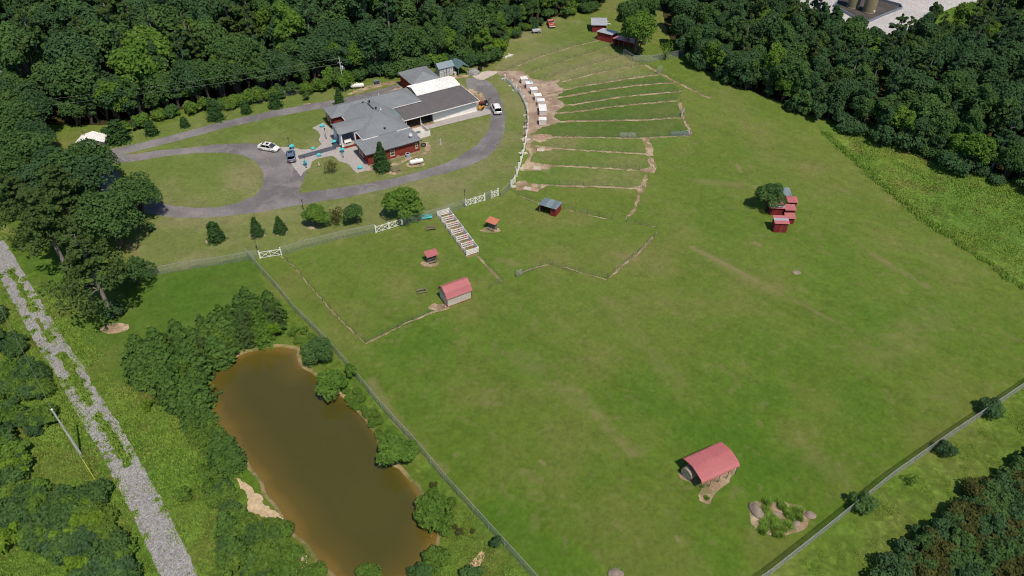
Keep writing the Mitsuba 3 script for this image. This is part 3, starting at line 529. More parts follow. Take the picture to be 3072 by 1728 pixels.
bushes([(-4.30, 187.04), (-3.65, 191.55), (-2.44, 199.11), (2.29, 204.06), (7.21, 209.20), (12.38, 216.18), (20.65, 220.09), (26.94, 222.37)], 22, 83, 'corner_shrub', 'low green shrub along the far corner of the paddock', 'shrub', 'shrubs along the far corner of the paddock', ['m_leaf_oak', 'm_leaf_deep', 'm_leaf_brush'], .8, 1.5, .8)
bushes([(45.22, 187.49), (49.23, 180.57), (53.70, 169.52), (61.13, 162.98), (67.59, 154.93), (74.70, 148.37), (80.94, 141.00), (87.00, 134.67), (93.95, 128.45), (101.97, 121.38), (107.68, 116.63)], 46, 84, 'pasture_edge_shrub', 'dark shrub at the foot of the woodland along the pasture', 'shrub', 'shrubs at the foot of the right woodland', ['m_leaf_oak', 'm_leaf_deep', 'm_leaf_deep'], .5, 1.9, 1.3)

# ---------------------------------------------------------------- single trees and shrubs
def one(name, g, pos, s, sz, label, cat='tree', group=None, rot=0.0, lean=(0, 0)):
    return plant(thing(name, label, cat, group), g, pos[0], pos[1], s, sz or s, rot, 0.0, lean)
G_ = lambda n, l: f'{n}_m_leaf_{l}'
# the clump of big trees at the left
for i, (g, p, s, sz, lab_) in enumerate([
    (G_('bigpine1', 'pine'), (-63.79, 84.43), 1.05, 1.06, 'tall leaning pine with a long bare grey trunk beside the gravel track'),
    (G_('bigpine0', 'pine'), (-76.39, 95.92), 1.0, .98, 'dark pine just left of the leaning pine with the bare trunk'),
    (G_('bigpine1', 'pine'), (-83.99, 102.55), .95, .95, 'olive green pine at the left edge of the tree clump above the gravel track'),
    (G_('bigpine0', 'pine'), (-77.82, 104.74), .9, .92, 'dense pine in the middle of the tree clump at the left'),
    (G_('big0', 'oak'), (-70.13, 102.55), .88, .82, 'broad round oak at the right of the tree clump, shading the lawn'),
    (G_('big0', 'oak'), (-69.47, 111.58), .74, .66, 'oak whose crown reaches the lower bend of the driveway'),
    (G_('big1', 'deep'), (-76.88, 112.12), .92, .85, 'dark round oak left of the driveway bend'),
    (G_('big1', 'oak'), (-82.31, 113.23), .95, .85, 'leafy oak behind the pines of the left clump'),
    (G_('big0', 'deep'), (-87.21, 111.58), .85, .8, 'dark oak behind the pine at the left edge of the clump'),
    (G_('big1', 'oak'), (-95.26, 116.40), .85, .75, 'oak at the left edge of the photo above the gravel track'),
    (G_('big0', 'oak'), (-82.32, 121.99), .8, .72, 'oak standing just left of the oval driveway island'),
    (G_('big1', 'deep'), (-90.44, 123.10), .72, .56, 'dark oak between the white well house and the pines'),
    (G_('big0', 'oak'), (-95.55, 124.47), .9, .8, 'spreading oak at the upper left of the tree clump'),
    (G_('big1', 'oak'), (-102.63, 125.10), .9, .8, 'oak cut by the left border of the photo, above the lower clump'),
    (G_('big0', 'deep'), (-99.94, 134.39), .7, .62, 'dark oak beside the pad of the white well house'),
    (G_('big1', 'oak'), (-103.35, 136.50), .9, .75, 'oak in front of the small grey road at the left'),
    (G_('big0', 'oak'), (-109.83, 137.21), .9, .8, 'broad oak below the small grey road at the far left'),
    (G_('big1', 'deep'), (-103.75, 143.85), .8, .7, 'dark oak at the woodland edge left of the well house'),
    (G_('big0', 'oak'), (-110.90, 146.17), .75, .68, 'oak right below the bend of the small grey road'),
    (G_('big1', 'oak'), (-116.81, 144.62), .9, .8, 'oak half outside the left border near the small grey road'),
    (G_('wood3', 'bright'), (-54.97, 175.10), 1.25, 1.22, 'tall bright yellow green tree standing out of the woodland behind the house'),
    (G_('wood0', 'bright'), (-84.69, 156.09), 1.12, 1.1, 'large bright green tree at the woodland edge left of the hedge'),
    (G_('wood2', 'bright'), (33.77, 188.79), .86, .80, 'large bright tree overhanging the red roofed open shed'),
    (G_('wood0', 'oak'), (32.13, 196.51), .85, .85, 'dark tree between the two far red sheds and the red roofed shed'),
    (G_('wood1', 'oak'), (36.41, 195.38), .8, .85, 'tree behind the bright tree at the far red sheds'),
    (G_('sparse0', 'brush'), (40.76, 184.85), 1.0, 1.6, 'small sparse tree standing at the chain link fence in the far corner'),
    (G_('specimen0', 'oak'), (48.76, 114.35), .88, .92, 'round dark tree standing against the cluster of red sheds'),
    (G_('brush2', 'lime'), (-3.51, 187.93), 1.5, 1.7, 'tall yellow green shrub at the woodland corner by the paddock'),
    (G_('specimen0', 'oak'), (-62.76, 92.36), .98, .72, 'large round shrub where the chain link fence meets the trees'),
    (G_('brush0', 'deep'), (-63.15, 84.43), 1.0, 1.0, 'dark bush wrapped round the foot of the leaning pine'),
    (G_('brush2', 'oak'), (-66.39, 107.31), .7, .8, 'small bush at the edge of the lawn below the oak'),
]): one('shrub' if 'shrub' in lab_ or 'bush' in lab_ else ('pine_tree' if 'pine' in lab_ and 'behind' not in lab_ and 'oak' not in lab_ else 'tree'), g, p, s, sz, lab_, 'shrub' if 'shrub' in lab_ or 'bush' in lab_ else 'tree', None, 40.0 * i)
# trees planted along the drives
for i, (g, p, s, sz, lab_) in enumerate([
    (G_('holly0', 'holly'), (-86.17, 140.91), 1.55, 1.15, 'large dark evergreen right of the white well house'),
    (G_('holly0', 'holly'), (-80.30, 144.33), 1.0, .72, 'second dark evergreen along the upper drive counted from the well house'),
    (G_('holly0', 'holly'), (-74.24, 147.86), .72, .52, 'smallest dark evergreen along the left half of the upper drive'),
    (G_('holly0', 'holly'), (-68.28, 151.31), 1.25, 1.0, 'tall dark evergreen at the middle of the upper drive'),
    (G_('holly0', 'holly'), (-62.10, 154.48), .85, .7, 'evergreen between the tall one and the fence along the upper drive'),
    (G_('holly0', 'holly'), (-56.02, 157.32), 1.05, .85, 'dark evergreen in front of the chain link fence by the upper drive'),
    (G_('brush2', 'oak'), (-49.48, 161.09), .75, .8, 'small young tree alone on the strip above the upper drive'),
    (G_('holly1', 'holly'), (-40.93, 158.01), .78, .72, 'dense evergreen behind the left end of the brick house'),
    (G_('holly1', 'holly'), (-26.80, 128.97), .98, 1.0, 'dark conical evergreen in front of the right brick wing'),
    (G_('holly0', 'holly'), (-53.50, 104.59), 1.02, .92, 'dark round evergreen below the driveway, leftmost of three'),
    (G_('holly1', 'holly'), (-46.50, 106.17), .72, .62, 'conical evergreen below the driveway, middle one of three'),
    (G_('holly1', 'holly'), (-42.52, 107.16), .70, .54, 'small conical evergreen below the driveway, right one of three'),
    (G_('specimen1', 'bright'), (-36.22, 108.91), 1.05, .95, 'bright green shrub at the driveway with a brown shrub against it'),
    (G_('sparse0', 'brown'), (-32.71, 109.93), 1.0, 1.0, 'thin brownish shrub right of the bright green driveway shrub'),
    (G_('specimen1', 'oak'), (-29.22, 109.93), .86, .95, 'mid green round tree between the driveway shrubs and the largest round tree'),
    (G_('specimen0', 'bright'), (-20.22, 111.22), 1.18, 1.05, 'largest round bright green tree below the right end of the driveway'),
    (G_('specimen1', 'bright'), (-41.17, 167.05), .95, 1.05, 'bright round bush in front of the utility pole behind the house'),
    (G_('sparse0', 'brown'), (-36.98, 127.67), .78, .9, 'sparse brown ornamental shrub on the front lawn of the house'),
    (G_('brush1', 'deep'), (66.26, 64.50), .82, .95, 'dark bush on the right chain link fence, nearest the photo border'),
    (G_('brush1', 'deep'), (56.80, 57.80), .62, .85, 'round dark bush just outside the right chain link fence'),
    (G_('brush0', 'oak'), (42.74, 49.50), 1.0, 1.0, 'leafy bush inside the right chain link fence, nearest the flower bed'),
    (G_('sparse0', 'brush'), (50.49, 53.04), .5, .5, 'tiny sapling in the right chain link fence between two bushes'),
]): one('shrub' if ('shrub' in lab_ or 'bush' in lab_) else 'evergreen_tree' if 'evergreen' in lab_ else 'tree', g, p, s, sz, lab_, 'shrub' if ('shrub' in lab_ or 'bush' in lab_) else 'tree', None, 70.0 * i)
# shrubs on the east bank of the pond
for i, (g, p, s, sz, lab_) in enumerate([
    (G_('specimen1', 'oak'), (-28.70, 74.78), .98, .85, 'dark round bush at the far right corner of the pond'),
    (G_('specimen1', 'bright'), (-25.82, 68.13), .98, .85, 'bright leafy bush overhanging the right bank of the pond, below the dark one'),
    (G_('brush2', 'bright'), (-23.44, 71.18), .8, 1.0, 'slim young tree at the fence behind the bright pond bush'),
    (G_('specimen1', 'bright'), (-14.90, 56.24), 1.12, .85, 'large bright bush on the middle of the right pond bank'),
    (G_('brush1', 'brush'), (-9.49, 48.40), 1.2, 1.1, 'feathery light green bush on the right pond bank, below the large bright bush'),
    (G_('brush0', 'brush'), (-8.12, 46.80), .9, .9, 'small light green bush at the lower right of the pond'),
    (G_('brush1', 'brush'), (-8.87, 42.48), .85, .8, 'olive bush at the lower right corner of the pond'),
    (G_('brush0', 'oak'), (-10.38, 40.56), .9, .8, 'bush on the lower right pond corner at the bottom border'),
    (G_('brush2', 'deep'), (-1.87, 44.47), .55, .7, 'dark grassy bush against the fence below the pond'),
    (G_('brush1', 'brush'), (-16.16, 40.56), .7, .7, 'bush at the bottom border in front of the pond water'),
    (G_('brush0', 'oak'), (-4.42, 40.42), .9, .7, 'green bush at the bottom border between pond and fence'),
    (G_('brush2', 'lime'), (-36.78, 79.44), 1.0, 1.1, 'bright broadleaf bush at the far end of the pond among the young pines'),
    (G_('brush0', 'lime'), (-50.80, 65.35), .55, .7, 'small yellow green bush at the left edge of the young pines'),
    (G_('brush0', 'bright'), (-40.74, 51.07), .65, .7, 'round bright bush alone on the bank left of the sand'),
    (G_('brush1', 'brush'), (-22.45, 40.42), .8, .75, 'light bush on the left pond bank at the bottom border'),
    (G_('brush2', 'lime'), (52.17, 42.63), .7, .7, 'single bright green bush in the dark thicket at the lower right'),
]): one('pond_shrub' if 'thicket' not in lab_ else 'shrub', g, p, s, sz, lab_, 'shrub' if 'young tree' not in lab_ else 'tree', None, 50.0 * i)
def thicket(px, spacing, seed, name, label, cat, group, kinds, s0, s1, avoid=None):
    pts, r = scatter(Polygon(px), spacing, seed)
    for x, y in pts:
        if avoid is not None and avoid.contains(Point(x, y)): continue
        g = kinds[int(r.integers(len(kinds)))]; s = s0 + (s1 - s0) * r.random()
        if sees(x, y, 5): plant(thing(name, label, cat, group), g, x, y, s, s * (.8 + .4 * r.random()), r.random() * 360)
CED = [G_('cedar0', 'cedar'), G_('cedar1', 'cedar'), G_('cedar2', 'cedar'), G_('cedar0', 'pine'), G_('cedar1', 'brush'), G_('cedar2', 'cedar')]
thicket([(-36.27, 83.95), (-36.62, 79.79), (-38.79, 78.22), (-41.52, 76.69), (-43.75, 74.53), (-45.49, 72.60), (-44.42, 67.76), (-42.27, 64.08), (-44.38, 63.80), (-49.22, 66.51), (-53.97, 70.02), (-56.09, 74.78), (-52.14, 76.02), (-49.17, 77.88), (-46.23, 80.14), (-43.30, 82.85), (-40.02, 84.70)],
        1.75, 91, 'young_pine', 'young bushy pine in the thicket round the upper left end of the pond', 'tree', 'young pines of the thicket at the pond', CED, .75, 1.4)
thicket([(-43.83, 63.80), (-41.77, 63.38), (-39.24, 60.67), (-36.90, 58.57), (-34.47, 55.56), (-34.67, 54.10), (-37.19, 54.71), (-40.97, 58.44), (-45.03, 61.74)],
        1.75, 92, 'bank_pine', 'low bushy pine on the left pond bank above the sand', 'tree', 'low pines on the left pond bank', CED[:3] + [G_('cedar1', 'brush')], .6, .95)
thicket([(-40.20, 55.31), (-36.83, 53.51), (-33.97, 50.62), (-33.32, 48.40), (-35.43, 48.95), (-38.28, 51.76)], 1.5, 93, 'bank_shrub', 'low shrub on the left pond bank beside the sand', 'shrub', 'low shrubs beside the pond sand', [G_('brush0', 'brush'), G_('brush1', 'oak'), G_('cedar1', 'brush'), G_('brush1', 'brush')], .4, .75)
thicket([(-34.37, 47.86), (-31.99, 47.43), (-29.68, 47.06), (-27.32, 46.01), (-25.21, 43.62), (-24.57, 39.86), (-32.50, 39.39), (-33.98, 44.22)], 1.5, 94, 'bank_shrub', 'leafy shrub on the left pond bank below the sand', 'shrub', 'shrubs on the lower left pond bank', [G_('brush0', 'brush'), G_('brush1', 'brush'), G_('brush0', 'oak'), G_('cedar0', 'cedar')], .5, .95)
thicket([(-34.86, 81.21), (-31.84, 80.77), (-29.66, 77.71), (-30.25, 74.78), (-32.51, 76.86)], 1.3, 95, 'pond_weed', 'low green weed clump between the pond and the fence', 'shrub', 'weed clumps between the pond and the fence', [G_('brush1', 'brush'), G_('brush0', 'bright')], .3, .5)
thicket([(-24.24, 68.50), (-22.08, 68.50), (-18.56, 63.80), (-16.16, 60.07), (-17.63, 59.09), (-19.45, 62.42), (-22.22, 65.93)], 1.2, 96, 'pond_weed', 'low green weed clump between the pond and the fence', 'shrub', 'weed clumps between the pond and the fence', [G_('brush1', 'brush'), G_('brush1', 'bright')], .22, .38)
thicket([(-11.71, 55.31), (-8.92, 52.34), (-6.23, 48.95), (-4.66, 46.27), (-6.47, 44.72), (-8.75, 50.06), (-10.97, 52.92)], 1.6, 97, 'pond_weed', 'low green weed clump between the pond and the fence', 'shrub', 'weed clumps between the pond and the fence', [G_('brush1', 'brush'), G_('brush0', 'brown')], .2, .38)
BR = [G_('brush0', 'oak'), G_('brush1', 'brush'), G_('brush1', 'oak'), G_('brush2', 'oak'), G_('brush0', 'deep'), G_('brush1', 'bright'), G_('brush0', 'brush'), G_('brush2', 'brush')]
def inset(px, d): return list(Polygon(px).buffer(-d).exterior.coords)
thicket(inset([(-75.65, 66.65), (-79.34, 73.15), (-72.57, 73.72), (-67.68, 71.57), (-64.75, 68.50), (-64.70, 66.29), (-68.73, 66.29)], .8), 1.35, 98, 'brush', 'dense shrub in the thicket left of the gravel track, upper part', 'shrub', 'shrubs of the upper left thicket', BR, .6, 1.0)
thicket(inset([(-75.45, 66.29), (-68.54, 65.93), (-63.94, 64.50), (-60.39, 61.87), (-62.31, 60.07), (-66.22, 60.40), (-71.92, 60.07)], .8), 1.35, 97, 'brush', 'dense shrub in the thicket left of the gravel track, upper part', 'shrub', 'shrubs of the upper left thicket', BR, .6, 1.0)
thicket(inset([(-71.65, 59.61), (-65.81, 59.61), (-62.24, 56.55), (-60.55, 52.80), (-67.59, 52.45)], .8), 1.35, 96, 'brush', 'yellow green leafy shrub at the left border beside the leaning pole', 'shrub', 'yellow green shrubs at the left border', [G_('brush0', 'lime'), G_('brush1', 'bright'), G_('brush2', 'bright'), G_('brush0', 'oak')], .8, 1.25)
thicket(inset([(-67.46, 52.22), (-60.13, 52.57), (-55.50, 52.34), (-50.70, 51.41), (-48.34, 48.40), (-44.32, 44.98), (-42.81, 41.99), (-42.67, 38.93), (-47.95, 38.03), (-50.59, 41.03), (-55.19, 42.97), (-62.49, 43.47)], .9), 1.3, 99, 'brush', 'dense shrub in the lower left thicket beside the gravel track', 'shrub', 'shrubs of the lower left thicket', BR + [G_('brush0', 'lime'), G_('brush1', 'oak'), G_('brush2', 'deep'), G_('brush1', 'deep')], .65, 1.15)
thicket(inset([(-85.01, 79.88), (-76.20, 80.14), (-73.21, 77.54), (-73.30, 75.35), (-82.39, 75.35)], .6), 1.4, 100, 'brush', 'dark shrub at the left border above the wire', 'shrub', 'dark shrubs at the left border', BR[2:5], .6, .9)
thicket(inset([(-89.03, 86.80), (-81.41, 85.84), (-78.72, 82.57), (-86.57, 82.57)], .5), 1.4, 101, 'brush', 'dark shrub at the left border near the top of the track', 'shrub', 'dark shrubs beside the upper track', BR[2:5], .6, .9)
thicket([(81.51, 63.11), (71.57, 59.09), (67.01, 56.55), (61.16, 53.21), (55.57, 49.95), (50.84, 47.06), (45.73, 43.97), (40.35, 40.80), (36.82, 38.48), (38.06, 32.49), (58.93, 32.49), (82.92, 48.40)], 1.75, 102, 'thicket_shrub', 'dark dense shrub in the thicket at the lower right corner', 'shrub', 'shrubs of the lower right thicket', [G_('brush0', 'deep'), G_('brush1', 'brown'), G_('brush0', 'brown'), G_('brush1', 'oak'), G_('brush1', 'deep'), G_('brush2', 'oak')], .7, 1.1)

# ---------------------------------------------------------------- tall grass and weeds
def blades(seed, w, n, h, lean=.5):
    r = rng(seed); q0 = r.normal(size=(n, 2)); p = q0 * w * .30; a = r.random(n) * 6.283; hh = h * (.5 + .8 * r.random(n)); wd = .05 + .05 * r.random(n)
    d = np.c_[np.cos(a), np.sin(a)]; q = np.c_[-d[:, 1], d[:, 0]]
    v = np.stack([np.c_[p - q * wd[:, None], np.zeros(n)], np.c_[p + q * wd[:, None], np.zeros(n)], np.c_[p + d * (hh * lean)[:, None], hh]], 1).reshape(-1, 3)
    return trimesh.Trimesh(v, np.arange(3 * n).reshape(-1, 3), process=False)
leaf_mat('m_blade', (.130, .240, .040), (.210, .310, .064), .7)
leaf_mat('m_blade_dry', (.120, .130, .040), (.230, .210, .075), .35)
for nm, sd, w, n, h, mt in (('tuft_a', 1, 3.4, 300, .26, 'm_blade'), ('tuft_b', 2, 2.8, 260, .18, 'm_blade'), ('tuft_dry', 3, 2.6, 150, .22, 'm_blade_dry'), ('weed_a', 4, .9, 110, .34, 'm_blade')):
    scene[nm] = {'type': 'shapegroup', 'blades': mikit.ply(blades(sd, w, n, h), mt)}
def grass_patch(name, poly, spacing, seed, kinds, s0=.7, s1=1.3, avoid=None, keep=1.0):
    pts, r = scatter(poly if not isinstance(poly, list) else Polygon(poly), spacing, seed); k = 0
    for x, y in pts:
        if r.random() > keep or (avoid is not None and avoid.contains(Point(x, y))) or not sees(x, y, 1): continue
        k += 1; plant(f'{name}__{k:03d}', kinds[int(r.integers(len(kinds)))], x, y, s0 + (s1 - s0) * r.random(), None, r.random() * 360)
    labels[name] = {'kind': 'stuff'}
wet = POND.buffer(1.0)
verge = Polygon([(-98.23, 106.42), (-87.82, 100.48), (-78.07, 90.76), (-70.89, 83.95), (-62.88, 75.19), (-56.63, 69.48), (-55.83, 73.96), (-44.38, 63.80), (-37.01, 54.10), (-32.50, 39.39), (-51.25, 37.58), (-65.86, 38.48), (-94.83, 75.19)])
grass_patch('verge_grass', verge, 2.0, 111, ['tuft_a', 'tuft_b', 'tuft_a', 'tuft_dry'], .7, 1.3, unary_union([wet, LineString(TRACK).buffer(2.3)]))
grass_patch('bank_grass', [(-24.49, 69.26), (-17.73, 61.74), (-11.65, 54.71), (-4.68, 46.80), (1.00, 40.84), (2.74, 38.48), (-9.21, 38.48), (-8.42, 45.75), (-11.65, 54.71), (-17.19, 57.80), (-23.59, 67.39)], 1.7, 112, ['tuft_a', 'tuft_b', 'tuft_dry'], .7, 1.2, wet)
grass_patch('meadow_grass', [(71.73, 147.11), (78.76, 147.86), (88.02, 141.98), (94.45, 135.07), (103.40, 124.02), (119.15, 108.91), (96.26, 75.19), (91.22, 86.80), (85.81, 91.58), (82.11, 101.17), (77.92, 110.96), (74.59, 123.43), (71.75, 135.74)], 2.6, 113, ['tuft_a', 'tuft_b', 'tuft_a', 'tuft_dry'], .7, 1.35)
grass_patch('outer_grass', [(28.79, 39.86), (35.57, 44.22), (47.64, 52.22), (61.24, 60.73), (75.92, 70.79), (77.14, 63.11), (67.14, 57.17), (54.38, 49.50), (41.62, 41.75), (34.75, 37.58)], 2.0, 114, ['tuft_b', 'tuft_a', 'tuft_b'], .4, .8, None, .5)
mid_ = unary_union(cen)
grass_patch('track_weeds', mid_, .95, 115, ['weed_a'], .7, 1.5, None, .85)
grass_patch('track_edge_weeds', LineString(TRACK).buffer(2.1).difference(LineString(TRACK).buffer(1.2)), .9, 117, ['weed_a'], .5, 1.1, None, .22)
grass_patch('meadow_edge_grass', LineString([(70.03, 144.70), (71.75, 135.74), (74.47, 123.13), (77.81, 110.70), (81.88, 100.71), (85.70, 91.38), (90.94, 86.32)]).buffer(.5), .9, 118, ['weed_a'], 1.0, 1.6)

# ---------------------------------------------------------------- fences
princ('m_galv', (.46, .48, .50), .45, .5, .35); princ('m_wire_grey', (.36, .40, .43), .5, .5, .2); princ('m_wire_dark', (.10, .13, .115), .6)
princ('m_white_paint', lambda p, n, uv: mix((.80, .80, .80), (.86, .86, .86), fbm(p.x * 2, p.y * 2, p.z * 2, 2)), .45)
princ('m_wood', lambda p, n, uv: mix((.16, .13, .10), (.30, .26, .20), fbm(p.x * 5, p.y * 5, p.z * 2, 3)), .8, .2)
def along(pts, step):
    l = LineString(pts); n = max(1, int(round(l.length / step))); return [l.interpolate(i / n, normalized=True) for i in range(n + 1)]
def mesh_panel(pts, h, gap=.16, w=.016, both=True):
    """woven wire: thin slanting strips both ways"""
    m = MB(); V, F, k = [], [], 0
    for a, b in zip(pts[:-1], pts[1:]):
        a, b = np.array(a), np.array(b); L = np.linalg.norm(b - a); d = (b - a) / L; n = int((L + h) / gap)
        for sgn in ((1, -1) if both else (0,)):
            for i in range(n + 1):
                if sgn == 0:
                    s0 = s1 = i * gap; z0, z1 = 0, h
                    if s0 > L: continue
                else:
                    s0 = i * gap - (h if sgn > 0 else 0); s1 = s0 + sgn * h; z0, z1 = 0.0, h
                    lo, hi = min(s0, s1), max(s0, s1)
                    if hi <= 0 or lo >= L: continue
                    def clip(s): return (s - s0) / (s1 - s0) * h
                    c0, c1 = np.clip(s0, 0, L), np.clip(s1, 0, L); z0, z1 = clip(c0), clip(c1); s0, s1 = c0, c1
                p, q = a + d * s0, a + d * s1
                V.append([(*(p - d * w / 2), z0 + .04), (*(p + d * w / 2), z0 + .04), (*(q + d * w / 2), z1 + .04), (*(q - d * w / 2), z1 + .04)]); F.append([[k, k + 1, k + 2], [k, k + 2, k + 3]]); k += 4
    return (np.array(V).reshape(-1, 3), np.array(F).reshape(-1, 3))
POSTS = {}
def post_shape(h, r, mat, sides=6):
    key = (h, r, mat)
    if key not in POSTS: POSTS[key] = MB().tube([(0, 0, -.1), (0, 0, h)], r, sides).ply(mat, 40)
    return POSTS[key]
def wire_fence(name, label, pts, h, step, mat, rail=True, gap=.16, w=.016, pr=.035, group=None, post_mat=None, both=True):
    f = thing(name, label, 'fence', group)
    put(f, 'wire_mesh', mikit.ply(trimesh.Trimesh(*mesh_panel(pts, h, gap, w, both), process=False), mat), kind='stuff')
    for p in along(pts, step): put(f, 'post', moved(post_shape(h + .08, pr, post_mat or mat), T().translate([p.x, p.y, 0])))
    if rail: put(f, 'top_rail', MB().tube([(*p, h + .05) for p in pts], .028, 6).ply(post_mat or mat, 40))
    return f
wire_fence('chain_link_fence', 'long chain link fence on the right side of the pasture', [(26.87, 39.39), (29.28, 40.84), (35.93, 45.34), (48.28, 53.81), (58.94, 60.40), (65.82, 64.50), (73.70, 69.26), (84.81, 76.02)], 1.75, 3.0, 'm_galv', gap=.12, w=.036)
wire_fence('chain_link_fence', 'chain link fence between the pond and the pasture', [(-46.70, 99.91), (-42.78, 95.15), (-38.92, 90.56), (-34.94, 85.36), (-30.16, 80.14), (-25.44, 74.53), (-22.07, 70.25), (-18.21, 65.21), (-12.55, 58.57), (-8.49, 53.39), (-4.26, 48.40), (2.13, 40.84), (4.91, 37.58)], 1.75, 3.0, 'm_galv', gap=.12, w=.03)
wire_fence('chain_link_fence', 'chain link fence from the oak clump to the single white gate', [(-62.03, 94.19), (-55.41, 96.24), (-50.33, 97.55), (-46.39, 98.78), (-44.73, 99.34)], 1.75, 3.0, 'm_wire_grey', gap=.14, w=.018)
wire_fence('chain_link_fence', 'chain link fence between the single white gate and the double gate', [(-40.62, 100.25), (-36.19, 102.57), (-30.92, 104.95), (-25.16, 107.03)], 1.75, 3.0, 'm_wire_grey', gap=.14, w=.018)
wire_fence('chain_link_fence', 'chain link fence behind the turquoise bench', [(-20.30, 109.29), (-17.02, 110.70), (-13.42, 112.39), (-9.04, 115.34)], 1.75, 3.0, 'm_wire_grey', gap=.14, w=.018)
wire_fence('chain_link_fence', 'short chain link fence between the two small white gates', [(-5.11, 117.40), (-4.20, 118.24)], 1.75, 3.0, 'm_wire_grey', gap=.14, w=.018)
wire_fence('chain_link_fence', 'chain link fence at the lower end of the white picket fence', [(-2.03, 118.66), (-0.32, 121.66)], 1.75, 2.6, 'm_galv', gap=.12, w=.02)
wire_fence('chain_link_fence', 'chain link fence behind the evergreens of the upper drive', [(-69.08, 155.44), (-64.73, 158.01), (-59.07, 160.65), (-53.36, 163.71), (-49.68, 165.55)], 1.5, 3.2, 'm_wire_grey', gap=.15, w=.016)
wire_fence('chain_link_fence', 'short chain link fence in the far corner beside the small sparse tree', [(30.00, 187.71), (32.18, 183.76), (36.51, 183.12), (40.38, 185.28), (46.08, 187.27)], 1.75, 2.6, 'm_wire_grey', gap=.12, w=.022)
for i, (l, lab_) in enumerate([([(-40.78, 100.02), (-37.86, 96.84), (-32.37, 89.80), (-27.32, 83.34), (-23.48, 79.20), (-22.45, 78.18)], 'wire fence on the left side of the goat pasture'),
    ([(-22.45, 78.18), (-19.98, 79.93), (-16.65, 82.57), (-13.16, 84.90), (-10.84, 86.18)], 'wire fence along the near side of the goat pasture'),
    ([(-5.84, 100.41), (-4.28, 97.02), (-2.61, 94.12), (-1.46, 92.63)], 'wire fence running down from the white rail pen'),
    ([(-1.46, 92.63), (-3.68, 91.24)], 'short wire fence turning back beside the red roofed barn'),
    ([(0.74, 94.12), (3.67, 95.92), (6.32, 97.67), (8.86, 96.29), (12.77, 94.84), (16.18, 93.59)], 'zigzag wire fence along the near side of the right goat pasture'),
    ([(16.18, 93.59), (19.33, 97.30), (22.74, 101.08), (26.33, 105.96), (26.83, 108.46)], 'wire fence with pale posts along the right side of the right goat pasture'),
    ([(26.83, 108.46), (24.48, 109.31), (21.50, 110.38)], 'short wire fence at the far right corner of the right goat pasture'),
    ([(-0.40, 121.38), (1.57, 118.74), (4.15, 116.98), (5.54, 115.83)], 'wire fence left of the grey roofed red run in shed'),
    ([(9.85, 114.58), (12.96, 113.23), (16.03, 112.12), (18.75, 110.92)], 'wire fence right of the grey roofed red run in shed')]):
    wire_fence('wire_fence', lab_, l, 1.25, 2.6, 'm_wire_dark', False, .2, .014, .03, None, 'm_galv' if 'pale posts' in lab_ else None)
for i, l in enumerate(RUN_LINES):
    nth = ('first', 'second', 'third', 'fourth', 'fifth', 'sixth', 'seventh', 'eighth', 'ninth', 'tenth', 'eleventh', 'twelfth', 'thirteenth')[i]
    wire_fence('run_fence', f'dark wire fence between the long dog runs, {nth} from the far end', l[1 if i > 2 else 0:], 1.2, 2.4, 'm_wire_dark', False, .22, .012, .024, 'wire fences between the dog runs')
wire_fence('run_fence', 'dark wire fence closing the far ends of the dog runs', [(30.00, 187.71), (34.57, 181.84), (37.77, 177.04), (41.01, 171.84), (44.23, 167.05), (47.77, 162.26)], 1.2, 2.4, 'm_wire_dark', False, .22, .012, .024)
wire_fence('run_fence', 'dark wire fence closing the right ends of the two lush dog runs', [(40.37, 159.76), (39.90, 154.93), (39.59, 151.93), (39.89, 146.95), (39.78, 143.55)], 1.2, 2.4, 'm_wire_dark', False, .22, .012, .024)
# metal tube gates
def tube_gate(label, a, b, h, mat, bars=5):
    g = thing('metal_gate', label, 'gate'); a, b = np.array(a), np.array(b)
    for p in (a, b): put(g, 'post', moved(post_shape(h + .2, .05, mat), T().translate([p[0], p[1], 0])))
    for i in range(bars): put(g, 'bar', MB().tube([(*a, .2 + i * (h - .2) / (bars - 1)), (*b, .2 + i * (h - .2) / (bars - 1))], .035, 6).ply(mat, 40))
    for t in (.33, .66): c = a + (b - a) * t; put(g, 'upright', MB().tube([(*c, .2), (*c, h)], .025, 6).ply(mat, 40))
princ('m_gate_blue', (.20, .25, .33), .5, .5, .3)
tube_gate('blue grey tube gate lying along the near corner of the lush dog runs', (35.27, 143.25), (39.63, 143.55), 1.2, 'm_gate_blue', 6)
tube_gate('pale tube gate in the wire fence below the lush dog runs', (23.87, 142.64), (27.27, 142.64), 1.15, 'm_galv', 5)
tube_gate('upright chain link gate at the far end of the dog runs', (37.36, 176.03), (38.55, 177.04), 1.9, 'm_galv', 7)
tube_gate('small metal gate at the corner of the lush dog runs', (39.25, 152.59), (40.31, 154.59), 1.3, 'm_galv', 6)
tube_gate('small weathered gate at the left end of the zigzag wire fence', (0.74, 94.21), (1.59, 94.66), 1.3, 'm_galv', 5)
